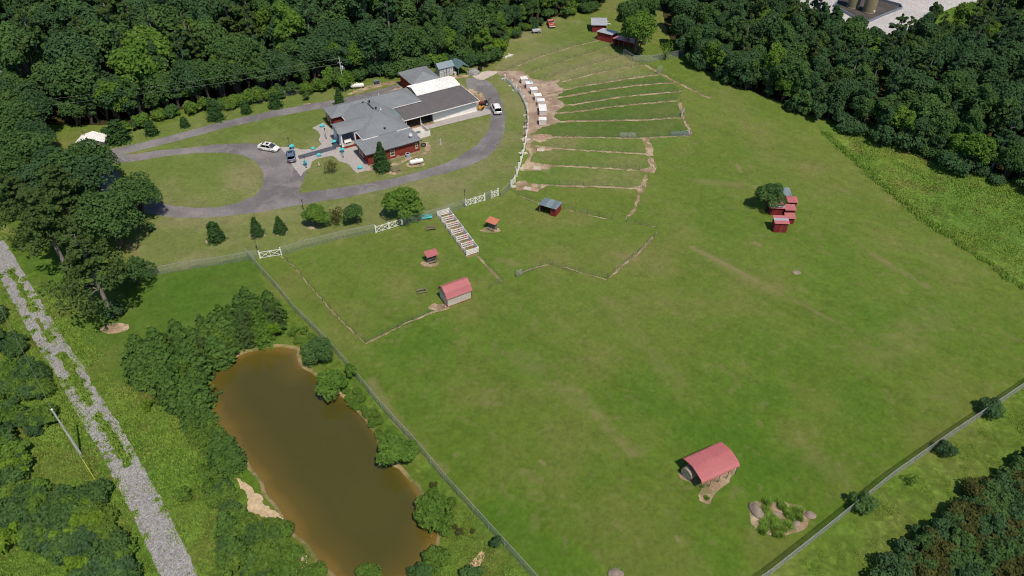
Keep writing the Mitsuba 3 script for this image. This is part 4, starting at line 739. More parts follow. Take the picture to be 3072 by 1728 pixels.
# white gates with crossed braces
def white_gate(label, a, b, leaves=1, h=1.35, ph=1.75):
    g = thing('white_gate', label, 'gate'); a, b = np.array(a), np.array(b); d = (b - a) / np.linalg.norm(b - a); n = np.array([-d[1], d[0]])
    for k in range(leaves + 1):
        p = a + (b - a) * k / leaves
        put(g, 'post', MB().box(-.09, .09, -.09, .09, -.1, ph if k in (0, leaves) else h + .2).ply('m_white_paint', False, frame(*p, math.degrees(math.atan2(d[1], d[0])))))
    for k in range(leaves):
        p, q = a + (b - a) * (k + .03) / leaves, a + (b - a) * (k + .97) / leaves; mid = (p + q) / 2
        lf = put(g, 'leaf', MB().beam((*p, .16), (*q, .16), .05, .09).beam((*p, h), (*q, h), .05, .10).ply('m_white_paint'))
        for s, e in ((p, mid), (mid, q)):
            put(lf, 'brace', MB().beam((*(s + n * .012), .2), (*(e + n * .012), h - .04), .03, .085).ply('m_white_paint')); put(lf, 'brace', MB().beam((*(s - n * .022), h - .04), (*(e - n * .022), .2), .03, .085).ply('m_white_paint'))
        for s in (p, mid, q): put(lf, 'stile', MB().beam((*s, .1), (*s, h + .06), .07, .10).ply('m_white_paint'))
white_gate('single white cross braced gate at the left end of the goat pasture', (-44.22, 99.26), (-40.71, 100.22), 1)
white_gate('wide white double gate with three crosses left of the turquoise bench', (-25.00, 106.89), (-20.45, 109.42), 2)
white_gate('white cross braced double gate right of the white rail pen', (-8.94, 115.60), (-5.33, 117.56), 2)
white_gate('narrow white gate with one cross beside the chain link gap', (-3.99, 118.39), (-2.76, 119.33), 1)
white_gate('small white cross gate at the lower end of the white picket fence', (-0.20, 122.36), (0.61, 124.34), 1)
# the curved white picket fence: sections between square posts, pickets dipping in the middle
PICK = [(-1.77, 171.84), (0.00, 168.75), (0.98, 165.74), (1.95, 163.90), (2.88, 159.76), (3.46, 155.95), (3.63, 152.26), (3.65, 149.01), (3.53, 145.85), (3.18, 142.79), (2.92, 139.82), (2.59, 136.92), (2.20, 134.11), (1.82, 131.37), (1.38, 128.97), (0.95, 126.37)]
pf = thing('white_picket_fence', 'curved white picket fence with square posts and stone pads along the driveway lawn', 'fence')
pk_shape = {}
def picket(h):
    h = round(h, 1)
    if h not in pk_shape: pk_shape[h] = MB().box(-.045, .045, -.012, .012, .08, h).poly([(-.045, 0, h), (.045, 0, h), (0, 0, h + .07)]).ply('m_white_paint')
    return pk_shape[h]
npk = 0
post_white = MB().box(-.10, .10, -.10, .10, -.1, 1.75).box(-.13, .13, -.13, .13, 1.75, 1.82).ply('m_white_paint')
for i, (a, b) in enumerate(zip(PICK[:-1], PICK[1:])):
    a, b = np.array(a), np.array(b); L = np.linalg.norm(b - a); d = (b - a) / L; deg = math.degrees(math.atan2(d[1], d[0]))
    put(pf, 'post', moved(post_white, frame(*a, deg)))
    sec = put(pf, 'section', MB().beam((*a, .35), (*b, .35), .05, .09).beam((*a, .95), (*b, .95), .05, .09).ply('m_white_paint'))
    n = int(L / .19)
    for j in range(1, n):
        t = j / n; p = a + (b - a) * t + np.array([-d[1], d[0]]) * .042; h = 1.15 + .42 * (2 * t - 1) ** 2; npk += 1
        put(sec, 'picket', moved(picket(h), frame(*p, deg)))
put(pf, 'post', moved(post_white, frame(*PICK[-1], 60)))
diffuse('m_stone_pad', lambda p, n, uv: mix((.44, .42, .34), (.60, .57, .48), fbm(p.x * 3, p.y * 3, 1., 3)))
for p, lab_ in (((-2.28, 173.02), 'pale stone pad at the far end of the white picket fence'), ((-0.50, 169.13), 'pale stone pad at the second post of the picket fence'), ((0.49, 166.49), 'pale stone pad at the third post of the picket fence'), ((3.11, 153.25), 'small pale stone pad on the lawn side of the picket fence, upper'), ((2.87, 147.58), 'small pale stone pad on the lawn side of the picket fence, middle'), ((2.51, 142.04), 'small pale stone pad on the lawn side of the picket fence, lower'), ((1.86, 135.93), 'small pale stone pad left of the lower picket fence'), ((1.11, 129.90), 'pale stone pad left of the picket fence, lowest'), ((2.08, 129.63), 'large pale stone pad right of the lower picket fence'), ((2.86, 135.79), 'pale stone pad inside the lower picket fence'), ((0.33, 122.60), 'pale stone slab at the small white cross gate'), ((3.53, 141.74), 'pale stone slab inside the picket fence at the kennel yard')):
    put(None, 'stone_pad', MB().box(-.45, .45, -.4, .4, -.05, .07).ply('m_stone_pad', False, frame(*p, 35))); k = list(scene)[-1]; labels[k] = {'label': lab_, 'category': 'stone slab', 'group': 'stone pads along the picket fence'}
for p, lab_ in (((6.51, 142.79), 'pinkish paving slab in the topmost short dog run'), ((6.19, 137.21), 'pale paving slab in the second short dog run'), ((5.20, 129.63), 'pale paving slab in the third short dog run'), ((3.13, 121.87), 'bright paving slab at the left end of the lowest dog run'), ((4.51, 121.38), 'reddish paving slab beside the bright one in the lowest dog run')):
    put(None, 'paving_slab', MB().box(-.8, .8, -.55, .55, -.05, .08).ply('m_red_slab' if 'reddish' in lab_ or 'pinkish' in lab_ else 'm_pale_slab', False, frame(*p, -4 if 'bright' not in lab_ else -20))); k = list(scene)[-1]; labels[k] = {'label': lab_, 'category': 'paving slab'}
diffuse('m_red_slab', lambda p, n, uv: mix((.38, .24, .19), (.48, .33, .27), fbm(p.x * 3, p.y * 3, 1., 3)))
# the white rail pen: six stalls, red feed tubs
pen = thing('rail_pen', 'long white rail pen divided into six stalls, with red feed tubs', 'pen')
c0, c1, c2, c3 = (np.array(q) for q in ((-14.08, 112.12), (-8.00, 100.02), (-5.95, 101.08), (-11.96, 113.12)))
def rails(par, a, b, n=4, h=1.15, name='rail'):
    for i in range(n): z = .22 + i * (h - .22) / (n - 1); put(par, name, MB().beam((*a, z), (*b, z), .06, .19).ply('m_white_paint'))
pp = MB().box(-.075, .075, -.075, .075, -.1, 1.3).ply('m_white_paint')
for k in range(7):
    a, b = c0 + (c1 - c0) * k / 6, c3 + (c2 - c3) * k / 6
    for q in (a, b): put(pen, 'post', moved(pp, frame(*q, 50)))
    rails(pen, a, b, 4 if k in (0, 6) else 3)
    if k < 6:
        a2, b2 = c0 + (c1 - c0) * (k + 1) / 6, c3 + (c2 - c3) * (k + 1) / 6
        rails(pen, b, b2)
        # the stall door on the left: a low gate with a brace
        g = put(pen, 'stall_gate', MB().beam((*a, .2), (*(a + (a2 - a) * .55), .2), .04, .1).beam((*a, 1.05), (*(a + (a2 - a) * .55), .78), .04, .1).beam((*(a + (a2 - a) * .55), .1), (*(a + (a2 - a) * .55), .95), .09, .09).beam((*a, .25), (*(a + (a2 - a) * .5), .75), .03, .08).ply('m_white_paint'))
        rails(pen, a + (a2 - a) * .58, a2, 3, 1.0)
princ('m_red_plastic', (.42, .02, .035), .45)
nth = ('farthest', 'second', 'third', 'fourth', 'fifth', 'nearest')
for k in range(6):
    q = c3 + (c2 - c3) * (k + .84) / 6; e = (c0 - c3) / np.linalg.norm(c0 - c3); q = q + e * .42
    put(None, 'feed_tub', MB().lathe([(.0, .42), (.30, .42), (.34, .78), (.38, .78), (.33, .38), (.0, .38)], 14).ply('m_red_plastic', 40, frame(*q, 0)))
    labels[list(scene)[-1]] = {'label': f'red feed tub in the {nth[k]} stall of the white rail pen', 'category': 'feed tub', 'group': 'red feed tubs in the white pen'}

# ---------------------------------------------------------------- the brick house and its annexes (own axes: u along the lit wall, v towards the woods)
HX, HY, HA = -29.95, 130.35, 31.04
HF = frame(HX, HY, HA)
def hw(u, v):
    a = math.radians(HA); return HX + u * math.cos(a) - v * math.sin(a), HY + u * math.sin(a) + v * math.cos(a)
def brick(p, n, uv):
    # courses and joints are finer than a pixel from here; tone varies from patch to patch
    s = p.x + p.y; row = noise(s * .5, p.z * 13.0, 1.0); b = noise((p.x * .86 + p.y * .5) * 4.5, p.z * 13.0, (p.y * .86 - p.x * .5) * 4.5)
    c = mix((.190, .036, .030), (.285, .068, .052), .55 * b + .45 * fbm(p.x * .7, p.y * .7, p.z * .7, 3))
    return c * (.90 + .2 * row)
diffuse('m_brick', brick)
def shingle_f(a, b):
    def fn(p, n, uv):
        v1 = fbm(p.x * .35, p.y * .35, p.z, 4); v2 = noise(p.x * 3.2, p.y * 3.2, p.z * 9.)
        v3 = noise((p.x * .857 + p.y * .515) * 1.1, p.z * 26., 2.)
        return mix(a, b, .5 * v1 + .3 * v2 + .2 * v3)
    return fn
diffuse('m_shingle', shingle_f((.165, .188, .212), (.285, .308, .335)))
diffuse('m_shingle_brown', shingle_f((.115, .108, .118), (.185, .175, .185)))
princ('m_metal_white', lambda p, n, uv: mix((.76, .76, .76), (.84, .84, .84), smoothstep(.3, .6, fbm(p.x * .3, p.y * .3, 1., 3))), .35, .5)
princ('m_trim', (.78, .78, .78), .5); princ('m_trim_blue', (.42, .48, .60), .5); princ('m_dark_trim', (.05, .05, .055), .6)
scene['m_glass'] = {'type': 'principled', 'base_color': C(.05, .06, .07), 'roughness': .08, 'specular': .8}
princ('m_cream', (.62, .58, .46), .6); princ('m_black', (.015, .015, .017), .5); princ('m_siding_white', lambda p, n, uv: mix((.70, .70, .69), (.80, .80, .79), fbm(p.x, p.y, p.z * 3, 2)), .5)
diffuse('m_found', (.40, .33, .28))
def hput(par, name, mb, mat, smooth=False, label=None): return put(par, name, mb.ply(mat, smooth, HF), label)
def wallbox(par, u0, u1, v0, v1, z1, mat='m_brick', t=.2, name='wall', sides='nsew', z0=0.0):
    if 's' in sides: hput(par, name, MB().box(u0, u1, v0, v0 + t, z0, z1), mat)
    if 'n' in sides: hput(par, name, MB().box(u0, u1, v1 - t, v1, z0, z1), mat)
    if 'w' in sides: hput(par, name, MB().box(u0, u0 + t, v0 + t, v1 - t, z0, z1), mat)
    if 'e' in sides: hput(par, name, MB().box(u1 - t, u1, v0 + t, v1 - t, z0, z1), mat)
def window(par, c, w, z0, z1, axis, out, frame_mat='m_cream'):
    """a window set in a wall: axis 'u' for walls along u; out = outward sign"""
    u, v = c; d = .035 * out
    def bx(a0, a1, z0_, z1_, e0, e1):
        e0, e1 = sorted((e0 * out, e1 * out))
        return MB().box(u + a0, u + a1, v + e0, v + e1, z0_, z1_) if axis == 'u' else MB().box(u + e0, u + e1, v + a0, v + a1, z0_, z1_)
    fr = MB()
    for a0, a1, b0, b1 in ((-w / 2, w / 2, z1 - .08, z1), (-w / 2, w / 2, z0, z0 + .08), (-w / 2, -w / 2 + .08, z0 + .08, z1 - .08), (w / 2 - .08, w / 2, z0 + .08, z1 - .08), (-w / 2 + .08, w / 2 - .08, (z0 + z1) / 2 - .03, (z0 + z1) / 2 + .03)):
        m = bx(a0, a1, b0, b1, .0, .05); fr.add(m.v[0], m.f[0])
    k = hput(par, 'window', fr, frame_mat)
    for lo, hi in ((z0 + .08, (z0 + z1) / 2 - .03), ((z0 + z1) / 2 + .03, z1 - .08)): hput(k, 'pane', bx(-w / 2 + .08, w / 2 - .08, lo, hi, .005, .02), 'm_glass')
    hput(k, 'sill', bx(-w / 2 - .06, w / 2 + .06, z0 - .09, z0 - .005, .0, .09), frame_mat)
house = thing('brick_house', 'large red brick house with grey shingled hip roofs and a white columned porch', 'house')
# right wing
wallbox(house, .1, 11.9, 0.0, 5.6, 2.92)
hput(house, 'foundation', MB().box(.04, 11.96, -.06, 5.5, -.1, .28), 'm_found')
window(house, (5.6, 0.0), .95, .95, 2.25, 'u', -1); window(house, (11.15, 0.0), .62, 1.15, 2.25, 'u', -1)
window(house, (.1, 4.5), .75, .9, 2.3, 'v', -1); window(house, (.1, 3.1), .75, .9, 2.3, 'v', -1)
hput(house, 'crawl_hatch', MB().box(6.4, 7.1, -.09, -.005, .12, .62), 'm_red_slab')
hput(house, 'wing_roof', slab([(-.4, -.5, 2.98), (12.35, -.5, 2.98), (12.35, 5.9, 3.36), (-.4, 5.9, 3.36)], .10), 'm_shingle')
hput(house, 'fascia', MB().box(-.43, 12.38, -.56, -.503, 2.80, 2.99).box(-.46, -.403, -.5, 5.9, 2.82, 3.02), 'm_dark_trim')
# main block, hip roof
wallbox(house, 1.8, 11.8, 5.62, 22.6, 3.3, sides='nse'); hput(house, 'wall', MB().box(1.8, 2.0, 5.85, 9.4, 0, 3.3), 'm_brick'); hput(house, 'wall', MB().box(1.8, 2.0, 9.42, 14.6, 0, 3.3), 'm_brick'); hput(house, 'wall', MB().box(1.8, 2.0, 14.62, 18.2, 0, 3.3), 'm_brick')
window(house, (1.8, 7.4), .7, .9, 2.5, 'v', -1); window(house, (1.8, 16.4), .8, .9, 2.5, 'v', -1); window(house, (1.8, 13.6), .9, .8, 2.7, 'v', -1, 'm_trim')
A_, B_, C_, D_ = (1.35, 5.2, 3.44), (12.15, 5.2, 3.44), (12.15, 22.4, 3.44), (1.35, 22.4, 3.44); R0, R1 = (7.6, 13.2, 5.05), (7.6, 17.6, 5.05)
mr = put(house, 'main_roof', slab([A_, B_, R0], .1).ply('m_shingle', False, HF))
for q in ([B_, C_, R1, R0], [A_, R0, R1, D_], [C_, D_, R1]): hput(mr, 'slope', slab(q, .1), 'm_shingle')
hput(mr, 'ridge_vent', MB().beam((7.6, 14.0, 5.1), (7.6, 17.2, 5.1), .32, .10), 'm_dark_trim')
hput(house, 'gutter', MB().box(1.3, 4.9, 5.08, 5.19, 3.30, 3.42).box(9.0, 12.2, 5.08, 5.19, 3.30, 3.42).box(1.24, 1.345, 5.2, 9.2, 3.28, 3.42).box(1.24, 1.345, 14.9, 17.4, 3.28, 3.42), 'm_trim')
# left wing and rear wing
wallbox(house, -.5, 1.78, 18.25, 23.2, 3.3, sides='nsw'); window(house, (-.5, 22.2), .75, .9, 2.4, 'v', -1); window(house, (-.5, 20.4), .75, .9, 2.4, 'v', -1)
wallbox(house, 12.0, 19.4, 16.2, 23.2, 3.25, sides='nse')
lr = put(house, 'left_wing_roof', slab([(-1.0, 17.7, 3.42), (9.0, 17.7, 3.42), (9.0, 20.7, 4.62), (1.9, 20.7, 4.62)], .1).ply('m_shingle', False, HF))
hput(lr, 'slope', slab([(-1.0, 17.7, 3.42), (1.9, 20.7, 4.62), (-1.0, 23.7, 3.42)], .1), 'm_shingle'); hput(lr, 'slope', slab([(9.0, 23.7, 3.42), (-1.0, 23.7, 3.42), (1.9, 20.7, 4.62), (9.0, 20.7, 4.62)], .1), 'm_shingle')
rr = put(house, 'rear_wing_roof', slab([(9.01, 15.5, 3.36), (19.9, 15.5, 3.36), (17.0, 20.7, 4.61), (9.01, 20.7, 4.61)], .1).ply('m_shingle', False, HF))
hput(rr, 'slope', slab([(19.9, 15.5, 3.36), (19.9, 23.7, 3.36), (17.0, 20.7, 4.61)], .1), 'm_shingle'); hput(rr, 'slope', slab([(19.9, 23.7, 3.36), (9.01, 23.7, 3.36), (9.01, 20.7, 4.61), (17.0, 20.7, 4.61)], .1), 'm_shingle')
hput(rr, 'gutter', MB().box(12.6, 19.95, 15.39, 15.49, 3.24, 3.36), 'm_trim')
princ('m_teal_metal', (.16, .26, .25), .5); hput(house, 'flashing', slab([(12.2, 10.6, 3.40), (12.75, 10.6, 3.32), (12.75, 15.4, 3.34), (12.2, 15.4, 3.44)], .05), 'm_teal_metal')
# porch
pz = .55
hput(house, 'porch_base', MB().box(-2.1, 1.79, 9.5, 14.5, 0, pz), 'm_brick'); hput(house, 'porch_floor', MB().box(-2.15, 1.79, 9.45, 14.55, pz, pz + .05), 'm_concrete')
for u, v in ((-1.85, 9.75), (-1.85, 10.75), (-1.85, 13.25), (-1.85, 14.25), (1.25, 9.75)):
    hput(house, 'column', MB().lathe([(.24, pz + .05), (.24, pz + .22), (.21, pz + .3), (.19, 3.05), (.24, 3.2), (.22, 3.42)], 12, (u, v)).box(u - .26, u + .26, v - .26, v + .26, pz + .05, pz + .16), 'm_trim', 40)
hput(house, 'porch_beam', MB().box(-2.05, -1.65, 9.5, 14.5, 3.42, 3.66).box(-1.64, 1.79, 9.55, 9.9, 3.42, 3.66).box(-1.64, 1.79, 14.1, 14.45, 3.42, 3.66), 'm_trim_blue')
arc = [(9.25, 3.62), (10.1, 3.98), (11.1, 4.28), (12.0, 4.38), (12.9, 4.28), (13.9, 3.98), (14.75, 3.62)]
pr = MB()
for (v0, z0), (v1, z1) in zip(arc[:-1], arc[1:]):
    m = slab([(-2.45, v0, z0 + .06), (-2.45, v1, z1 + .06), (5.2, v1, z1 + .12), (5.2, v0, z0 + .12)], .08); pr.add(m.v[0], m.f[0])
hput(house, 'porch_roof', pr, 'm_shingle', 20)
ped = MB(); ped.prism([(-2.2, v, z - .02) for v, z in arc], 0, 0, (.08, 0, 0)); hput(house, 'pediment', ped, 'm_trim_blue')
for i in range(4): hput(house, 'porch_step', MB().box(-3.3 + i * .3, -2.12, 10.95, 13.05, i * .14, i * .14 + .135), 'm_walk_dark')
for u, v, w, h in ((-.5, 12.0, 1.5, 2.2),): hput(house, 'front_door', MB().box(1.70, 1.79, 11.3, 12.6, pz + .05, 2.75), 'm_trim')
# roof furniture
for u, v, z in ((7.2, 19.3, 4.15), (8.2, 17.7, 4.9), (8.2, 13.9, 4.9)): hput(house, 'roof_vent', MB().lathe([(.13, z), (.13, z + .25), (.24, z + .3), (.24, z + .5), (.0, z + .55)], 10, (u, v)), 'm_black', 40)
hput(house, 'roof_vent', MB().lathe([(.13, 3.5), (.13, 3.85), (.24, 3.9), (.24, 4.05), (.0, 4.1)], 10, (7.0, 6.6)), 'm_black', 40)
for u, v, z in ((8.4, 12.4, 4.6), (9.3, 14.0, 4.5), (7.9, 19.2, 4.2), (11.8, 20.9, 4.5), (9.1, 4.4, 3.2)): hput(house, 'vent_pipe', MB().tube([(u, v, z - .2), (u, v, z + .5)], .06, 8).lathe([(.0, z + .05), (.2, z + .02), (.0, z)], 10, (u, v)), 'm_trim', 40)
dm = MB().lathe([(.0, 0), (.22, .03), (.36, .10), (.45, .19)], 16); scene_d = T().translate([10.6, 1.5, 3.75]).rotate([0, 0, 1], -80).rotate([0, 1, 0], 62)
hput(house, 'dish_mast', MB().tube([(10.6, 1.6, 3.0), (10.6, 1.6, 3.55), (10.55, 1.5, 3.75)], .035, 6), 'm_galv'); put(house, 'satellite_dish', mikit.ply(trimesh.Trimesh(*dm.at(HF @ scene_d), process=False), 'm_pale_grey', True)); princ('m_pale_grey', (.52, .54, .58), .5)
# patio with white fence
struct('patio', (np.array([(*hw(u, v), z) for u, v, z in ((12.0, 5.2, .15), (16.8, 5.2, .15), (16.8, 10.0, .15), (12.0, 10.0, .15), (12.0, 5.2, 0), (16.8, 5.2, 0), (16.8, 10.0, 0), (12.0, 10.0, 0))]), np.array([[0, 1, 2], [0, 2, 3], [4, 5, 1], [4, 1, 0], [5, 6, 2], [5, 2, 1]])), 'm_patio')
wf = thing('patio_fence', 'solid white panel fence with a railing closing the patio beside the house', 'fence')
for i in range(4): hput(wf, 'panel', MB().box(12.42 + i * 1.1, 13.50 + i * 1.1, 5.16, 5.22, .05, 1.35), 'm_trim')
for i in range(5): hput(wf, 'post', MB().box(12.34 + i * 1.1, 12.46 + i * 1.1, 5.08, 5.20, 0, 1.45), 'm_trim')
hput(wf, 'railing', MB().box(16.76, 16.84, 5.2, 9.4, 1.15, 1.25).box(16.76, 16.84, 5.2, 9.4, .3, .38), 'm_trim')
for i in range(20): hput(wf, 'baluster', MB().box(16.785, 16.815, 5.4 + i * .2, 5.43 + i * .2, .38, 1.15), 'm_trim')
def chair(name, label, u, v, rot, mat, z=.15, group=None, s=1.0):
    c = thing(name, label, 'chair', group); f = HF @ T().translate([u, v, z]).rotate([0, 0, 1], rot).scale(s)
    put(c, 'seat', MB().box(-.27, .27, -.27, .27, .40, .45).ply(mat, False, f)); put(c, 'backrest', MB().beam((-.25, .26, .45), (-.25, .36, .95), .05, .04).beam((.25, .26, .45), (.25, .36, .95), .05, .04).box(-.25, .25, .31, .34, .60, .93).ply(mat, False, f))
    for a in (-.24, .24):
        for b in (-.24, .24): put(c, 'leg', MB().box(a - .025, a + .025, b - .025, b + .025, 0, .40).ply(mat, False, f))
        put(c, 'armrest', MB().box(a - .04, a + .04, -.25, .3, .62, .66).ply(mat, False, f))
chair('patio_chair', 'pale metal chair on the patio, next to the house wall', 13.3, 8.2, 30, 'm_pale_grey'); chair('patio_chair', 'pale metal chair on the patio, second from the house wall', 14.1, 7.3, 120, 'm_pale_grey')
t = thing('patio_table', 'round dark table on the patio behind the white panel fence', 'table'); f = HF @ T().translate([14.7, 6.6, .15])
put(t, 'top', MB().lathe([(.0, .70), (.55, .70), (.55, .74), (.0, .74)], 18).ply('m_gate_blue', 30, f)); put(t, 'pedestal', MB().lathe([(.3, 0), (.08, .08), (.06, .70)], 10).ply('m_gate_blue', 30, f))
b = thing('porch_bench', 'white bench with arms on the columned porch', 'bench'); f = HF @ T().translate([-.35, 10.3, pz + .05])
put(b, 'seat', MB().box(-.8, .8, -.25, .25, .40, .45).ply('m_trim', False, f)); put(b, 'backrest', MB().box(-.8, .8, .22, .27, .5, .95).ply('m_trim', False, f))
for a in (-.75, .75): put(b, 'leg', MB().box(a - .04, a + .04, -.24, .24, 0, .40).box(a - .03, a + .03, -.26, .26, .6, .65).ply('m_trim', False, f))
# covered kennel annex: brown roof and white wall
kn = thing('kennel_annex', 'long white kennel annex under a brown shingled lean to roof with white fascia', 'building')
hput(kn, 'roof', slab([(12.8, 9.6, 2.82), (31.9, 9.6, 2.82), (31.7, 18.3, 3.2), (12.8, 18.3, 3.2)], .12), 'm_shingle_brown')
hput(kn, 'fascia', MB().box(12.72, 31.98, 9.50, 9.598, 2.66, 2.84).beam((31.95, 9.6, 2.76), (31.75, 18.3, 3.14), .1, .2).beam((12.75, 9.6, 2.76), (12.75, 13.0, 2.92), .1, .2), 'm_trim')
hput(kn, 'white_wall', MB().prism([(20.4, 11.0, 0), (31.5, 10.42, 0), (31.5, 10.42, 2.0), (20.4, 11.0, 2.0)], 0, 0, (0, .18, 0)), 'm_siding_white'); hput(kn, 'end_wall', MB().box(31.3, 31.5, 10.62, 18.2, 0, 2.75), 'm_siding_white'); hput(kn, 'back_wall', MB().box(12.4, 31.3, 17.9, 18.15, 0, 3.0), 'm_gate_blue'); hput(kn, 'side_wall', MB().box(20.4, 20.6, 11.2, 17.9, 0, 2.7), 'm_gate_blue')
for u in (13.4, 16.9, 20.5, 24.1, 27.7, 31.2): hput(kn, 'post', MB().box(u - .06, u + .06, 9.85 if u < 20 else 11.25, 9.97 if u < 20 else 11.37, 0, 2.8 if u < 20 else 2.78), 'm_trim')
struct('kennel_floor', (np.array([(*hw(u, v), .045) for u, v in ((12.2, 10.0), (20.4, 10.0), (20.4, 17.9), (12.2, 17.9))]), np.array([[0, 1, 2], [0, 2, 3]])), 'm_soil')
wb = thing('white_roof_building', 'building with a bright white ribbed metal roof between the kennel and the red garage', 'building')
wallbox(wb, 20.6, 31.0, 18.7, 23.9, 3.2, 'm_siding_white')
for k, q in enumerate(([(20.1, 18.4, 3.32), (31.6, 18.4, 3.32), (31.4, 21.4, 4.15), (20.1, 21.4, 4.15)], [(20.1, 24.2, 3.40), (20.1, 21.4, 4.15), (31.4, 21.4, 4.15), (31.4, 24.2, 3.40)])):
    r_ = hput(wb, 'roof_slope', slab(q, .06), 'm_metal_white')
    for i in range(9):
        t = (i + .5) / 9; p0 = np.array(q[0]) * (1 - t) + np.array(q[3] if k == 0 else q[1]) * t; p1 = np.array(q[1] if k == 0 else q[3]) * (1 - t) + np.array(q[2]) * t
        hput(r_, 'rib', MB().beam(p0 + [0, 0, .025], p1 + [0, 0, .025], .07, .05), 'm_metal_white')
ga = thing('brick_garage', 'red brick garage with a grey shingled hip roof at the back of the house', 'garage')
wallbox(ga, 22.0, 29.0, 24.3, 32.3, 3.15)
E_ = [(21.6, 24.25, 3.22), (29.4, 24.25, 3.22), (29.4, 32.7, 3.22), (21.6, 32.7, 3.22)]; Rg = [(25.6, 26.5, 4.95), (25.6, 29.4, 4.95)]
hput(ga, 'roof_slope', slab([E_[3], E_[0], Rg[0], Rg[1]], .1), 'm_shingle'); hput(ga, 'roof_slope', slab([E_[1], E_[2], Rg[1], Rg[0]], .1), 'm_shingle'); hput(ga, 'roof_slope', slab([E_[2], E_[3], Rg[1]], .1), 'm_shingle'); hput(ga, 'roof_slope', slab([E_[0], E_[1], Rg[0]], .1), 'm_shingle')
# grey storage shed and carport
princ('m_shed_grey', lambda p, n, uv: mix((.42, .44, .50), (.50, .52, .58), fbm(p.x, p.y, p.z * 2, 2)), .6); princ('m_roof_blue', lambda p, n, uv: mix((.20, .27, .32), (.28, .35, .41), fbm(p.x * .5, p.y * .5, 1., 3)), .4, .5, .2); princ('m_roof_teal', (.13, .22, .25), .4, .5, .2)
sh = thing('storage_shed', 'pale grey storage shed with double doors and a blue grey metal roof', 'shed')
wallbox(sh, 32.3, 36.2, 31.2, 33.6, 2.4, 'm_shed_grey')
for s in (0, 1): hput(sh, 'gable', MB().prism([(32.3, 31.2, 2.4), (32.3, 33.6, 2.4), (32.3, 32.4, 3.3)], 0, 0, (.1, 0, 0)) if s == 0 else MB().prism([(36.1, 31.2, 2.4), (36.1, 33.6, 2.4), (36.1, 32.4, 3.3)], 0, 0, (.1, 0, 0)), 'm_shed_grey')
hput(sh, 'roof_slope', slab([(32.0, 30.9, 2.36), (36.5, 30.9, 2.36), (36.5, 32.4, 3.42), (32.0, 32.4, 3.42)], .06), 'm_roof_blue'); hput(sh, 'roof_slope', slab([(36.5, 33.9, 2.36), (32.0, 33.9, 2.36), (32.0, 32.4, 3.42), (36.5, 32.4, 3.42)], .06), 'm_roof_blue')
for i in range(2):
    d = hput(sh, 'door', MB().box(33.5 + i * .8, 34.26 + i * .8, 31.15, 31.195, .1, 2.05), 'm_shed_grey'); hput(d, 'door_trim', MB().box(33.5 + i * .8, 33.56 + i * .8, 31.12, 31.148, .1, 2.05).box(34.2 + i * .8, 34.26 + i * .8, 31.12, 31.148, .1, 2.05).box(33.56 + i * .8, 34.2 + i * .8, 31.12, 31.148, 1.0, 1.06).box(33.56 + i * .8, 34.2 + i * .8, 31.12, 31.148, 1.99, 2.05), 'm_dark_trim')
window(sh, (32.95, 31.2), .5, 1.3, 1.95, 'u', -1, 'm_trim'); window(sh, (35.75, 31.2), .5, 1.3, 1.95, 'u', -1, 'm_trim')
cp = thing('green_carport', 'open carport with a teal metal gable roof beside the grey storage shed', 'carport')
for q in ([(36.5, 28.9, 2.25), (36.5, 33.6, 2.25), (38.0, 33.6, 3.15), (38.0, 28.9, 3.15)], [(38.0, 28.9, 3.15), (38.0, 33.6, 3.15), (39.7, 33.6, 2.25), (39.7, 28.9, 2.25)]): hput(cp, 'roof_slope', slab(q, .06), 'm_roof_teal')
for u in (36.6, 39.6):
    for v in (29.0, 31.2, 33.5): hput(cp, 'post', MB().box(u - .04, u + .04, v - .04, v + .04, 0, 2.2), 'm_teal_metal')
hput(cp, 'rafter', MB().beam((36.6, 29.0, 2.2), (38.0, 29.0, 3.05), .08, .08).beam((38.0, 29.0, 3.05), (39.6, 29.0, 2.2), .08, .08), 'm_teal_metal')

# ---------------------------------------------------------------- outbuildings
def wood_red(p, n, uv):
    s = noise((p.x + p.y) * 3.2, 1.0, 2.0); return mix((.155, .018, .022), (.26, .036, .038), .5 * s + .5 * fbm(p.x * 2, p.y * 2, p.z * .6, 3))
princ('m_barn_red', wood_red, .7, .3)
princ('m_roof_red', lambda p, n, uv: mix((.40, .125, .135), (.49, .175, .185), fbm(p.x * .5, p.y * .5, p.z, 3)), .38, .5)
princ('m_roof_salmon', lambda p, n, uv: mix((.48, .17, .10), (.56, .22, .14), fbm(p.x * .8, p.y * .8, p.z, 3)), .5, .4)
princ('m_roof_grey', lambda p, n, uv: mix((.20, .27, .29), (.29, .37, .39), smoothstep(.3, .7, noise((p.x * .93 - p.y * .37) * 1.6, 1.0, 2.0))), .4, .5, .3)
princ('m_roof_pale', lambda p, n, uv: mix((.42, .45, .50), (.50, .53, .58), fbm(p.x * .5, p.y * .5, p.z, 2)), .4, .5, .3)
princ('m_siding_tan', lambda p, n, uv: mix((.50, .45, .42), (.60, .55, .52), fbm(p.x, p.y, p.z * 2, 2)), .6)
princ('m_trim_red', (.24, .045, .05), .5); princ('m_turquoise', (.09, .54, .62), .45); diffuse('m_hay', lambda p, n, uv: mix((.26, .22, .18), (.40, .35, .30), noise(p.x * 6, p.y * 6, p.z * 6)))
def corner(a, b):
    """frame with origin a and x axis towards b"""
    a, b = np.array(a), np.array(b); d = b - a; return frame(a[0], a[1], math.degrees(math.atan2(d[1], d[0]))), float(np.linalg.norm(d))
def lput(par, name, mb, mat, F, smooth=False): return put(par, name, mb.ply(mat, smooth, F))
